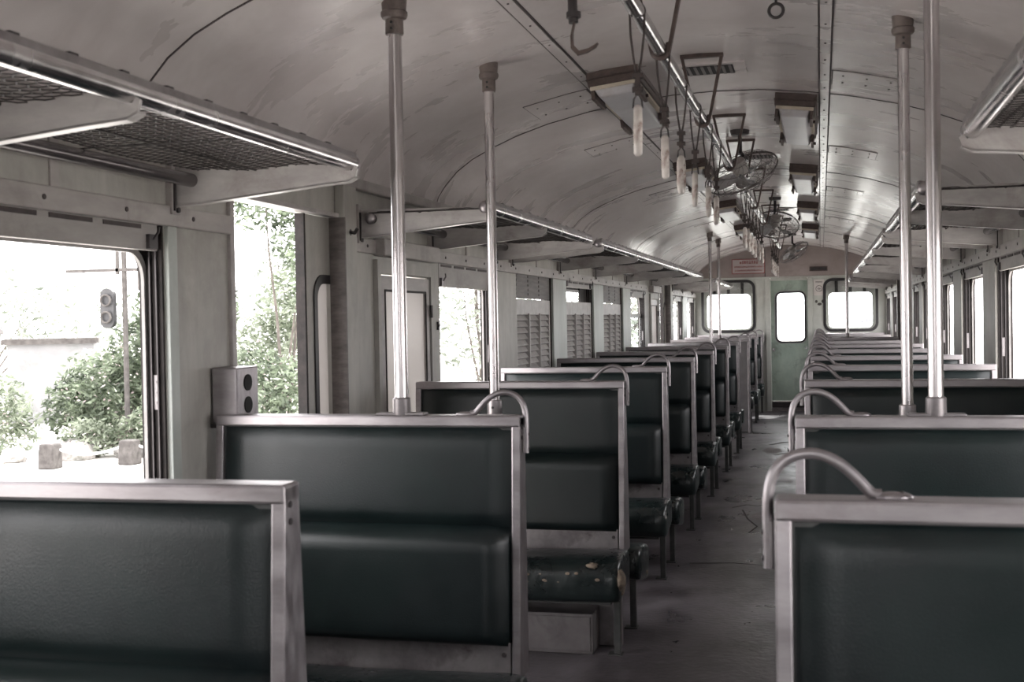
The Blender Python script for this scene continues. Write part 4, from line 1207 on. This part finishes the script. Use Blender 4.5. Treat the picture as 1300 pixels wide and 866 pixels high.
shrub(-10.0, 21.6, [(0, 0, 1.4, .9, .7, 1.2), (.5, .1, 2.6, .8, .6, .9)], 3200, .055, 9, 'leaf2', 'tall pale shrub at the left edge of the open doorway', flowers=100)
spiky(-10.7, 18.75, 14, 1.45, .07, 2, 'leaf2', 'broad-leaved plant with upright blades by the window frame')
# pale rocks
for i, (x, y, rx, rz) in enumerate(((-12.45, 18.75, .42, .26), (-11.55, 19.2, .34, .22), (-13.3, 18.2, .26, .18))):
    b = MB(); bmesh.ops.create_icosphere(b.bm, subdivisions=3, radius=1.0, matrix=Matrix.Translation((x, y, GZ + rz * .35)) @ Matrix.Diagonal((rx, rx * .8, rz, 1)))
    rr = random.Random(i)
    for v in b.bm.verts: v.co += Vector((rr.uniform(-.03, .03), rr.uniform(-.03, .03), rr.uniform(-.03, .03)))
    for v in b.bm.verts: v.co.z = max(v.co.z, GZ)
    tag(b.build('garden_rock', 'rock'), ('largest pale rock in front of the blossoming shrub', 'pale rock right of the largest one', 'smallest pale rock near the left stone post')[i], 'rock', 'pale garden rocks')
# trees
shrub(-9.9, 24.5, [(0, 0, 2.2, 1.3, 1.1, 1.3), (-.8, .3, 3.4, 1.1, 1, 1.1), (.6, 0, 4.4, 1.1, 1, 1.0), (1.3, 0, 3.0, .8, .8, 1.0), (-.2, 0, 5.6, 1.2, 1, .9)], 5200, .06, 21, 'leaf3',
      'pale airy tree filling the open doorway', 'garden_tree', 'tree', 9, group='trees outside the left windows')
shrub(-9.3, 20.7, [(-.3, 0, 4.6, .9, .6, .55), (.5, .1, 4.0, .7, .6, .8), (.7, 0, 3.0, .5, .5, .8), (-1.0, 0, 4.9, .5, .5, .4)], 2600, .055, 31, 'leaf',
      'thin drooping tree whose branches hang across the top of the open doorway', 'garden_tree', 'tree', 3, group='trees outside the left windows')
shrub(-7.2, 27, [(0, 0, 2.5, 1.4, 1.2, 1.6), (.8, .3, 4.2, 1.3, 1, 1.5), (-.6, 0, 5.6, 1.3, 1, 1.1)], 3600, .07, 22, 'leaf3',
      'second pale tree right of the airy one, behind the doorway', 'garden_tree', 'tree', 9, group='trees outside the left windows')
shrub(-26, 33, [(0, 0, 3.0, 2.6, 2, 1.8), (3.2, 1, 2.6, 2.4, 2, 1.3), (-3.5, 0, 4.0, 2.5, 2, 2.2)], 3600, .10, 23, 'leaf3',
      'hazy pale tree far behind the whitewashed blocks', 'garden_tree', 'tree', 8, group='trees outside the left windows')
shrub(-17.5, 38, [(0, 0, 2.3, 3.0, 2, 1.2), (-4.4, 0, 1.9, 2.4, 2, 1.1), (3.2, 0, 2.6, 2.6, 2, 1.5)], 3600, .10, 24, 'leaf3',
      'hazy low tree line far behind the signal', 'garden_tree', 'tree', 8, group='trees outside the left windows')
shrub(-6.2, 36, [(0, 0, 2.0, 2.2, 1.5, 1.3), (1.5, 0, 2.8, 1.5, 1.4, 1.0)], 1800, .09, 25, 'leaf3', 'bare pale bush outside the window past the frosted door', 'garden_tree', 'tree', 14, group='trees outside the left windows')

# ------------------------------------------------------------------ light
w = bpy.data.worlds.new('World'); SC.world = w; w.use_nodes = True
bg = w.node_tree.nodes['Background']; bg.inputs[0].default_value = (1.0, .975, .985, 1); bg.inputs[1].default_value = 7.0
sd = bpy.data.lights.new('sun', 'SUN'); sd.energy = 12; sd.angle = math.radians(2); sd.color = (1, .97, .93)
so = bpy.data.objects.new('sun', sd); COL.objects.link(so); so.rotation_euler = (math.radians(-38), math.radians(14), 0)
# light portals in the openings (guide the sky sampling only)
def portal(loc, rot, sx, sy):
    l = bpy.data.lights.new('portal', 'AREA'); l.shape = 'RECTANGLE'; l.size = sx; l.size_y = sy
    o = bpy.data.objects.new('portal', l); COL.objects.link(o); o.location = loc; o.rotation_euler = rot
    l.cycles.is_portal = True
for s, ws in ((-1, LW), (1, RW)):
    for a, c in ws:
        portal((s * (W + .09), (a + c) / 2, 1.28), (PI / 2, 0, PI / 2 if s > 0 else -PI / 2), c - a, .8)
portal((-(W + .12), 3.95, .95), (PI / 2, 0, -PI / 2), .85, 1.8)
portal((0, YE + .2, 1.45), (-PI / 2, 0, 0), 2.6, .9)
portal((0, YB - .1, 1.5), (PI / 2, 0, 0), .7, 1.0)

# ------------------------------------------------------------------ camera
f, yaw, pit, rol = 1527., .2514, -.0171, -.018
cy, sy_ = math.cos(yaw), math.sin(yaw)
fw = Vector((-sy_, cy, 0)); rt = Vector((cy, sy_, 0)); up = Vector((0, 0, 1))
f2 = fw * math.cos(pit) + up * math.sin(pit); u2 = up * math.cos(pit) - fw * math.sin(pit)
r3 = rt * math.cos(rol) + u2 * math.sin(rol); u3 = u2 * math.cos(rol) - rt * math.sin(rol)
cd = bpy.data.cameras.new('camera'); cd.sensor_width = 36; cd.sensor_fit = 'HORIZONTAL'; cd.lens = f * 36 / 1300
cd.clip_start = .05; cd.clip_end = 400
co = bpy.data.objects.new('camera', cd); COL.objects.link(co)
m = Matrix(((r3.x, u3.x, -f2.x, .4568), (r3.y, u3.y, -f2.y, 0), (r3.z, u3.z, -f2.z, 1.43), (0, 0, 0, 1)))
co.matrix_world = m
cd.dof.use_dof = True; cd.dof.focus_distance = 7.0; cd.dof.aperture_fstop = 8
SC.camera = co

vs = SC.view_settings
vs.view_transform = 'Standard'; vs.look = 'None'; vs.gamma = 1; vs.exposure = 0.12; vs.use_curve_mapping = False
SC.cycles.max_bounces = 12; SC.cycles.diffuse_bounces = 7; SC.cycles.glossy_bounces = 5; SC.cycles.transparent_max_bounces = 12
SC.cycles.use_denoising = True
SC.cycles.sample_clamp_indirect = 8
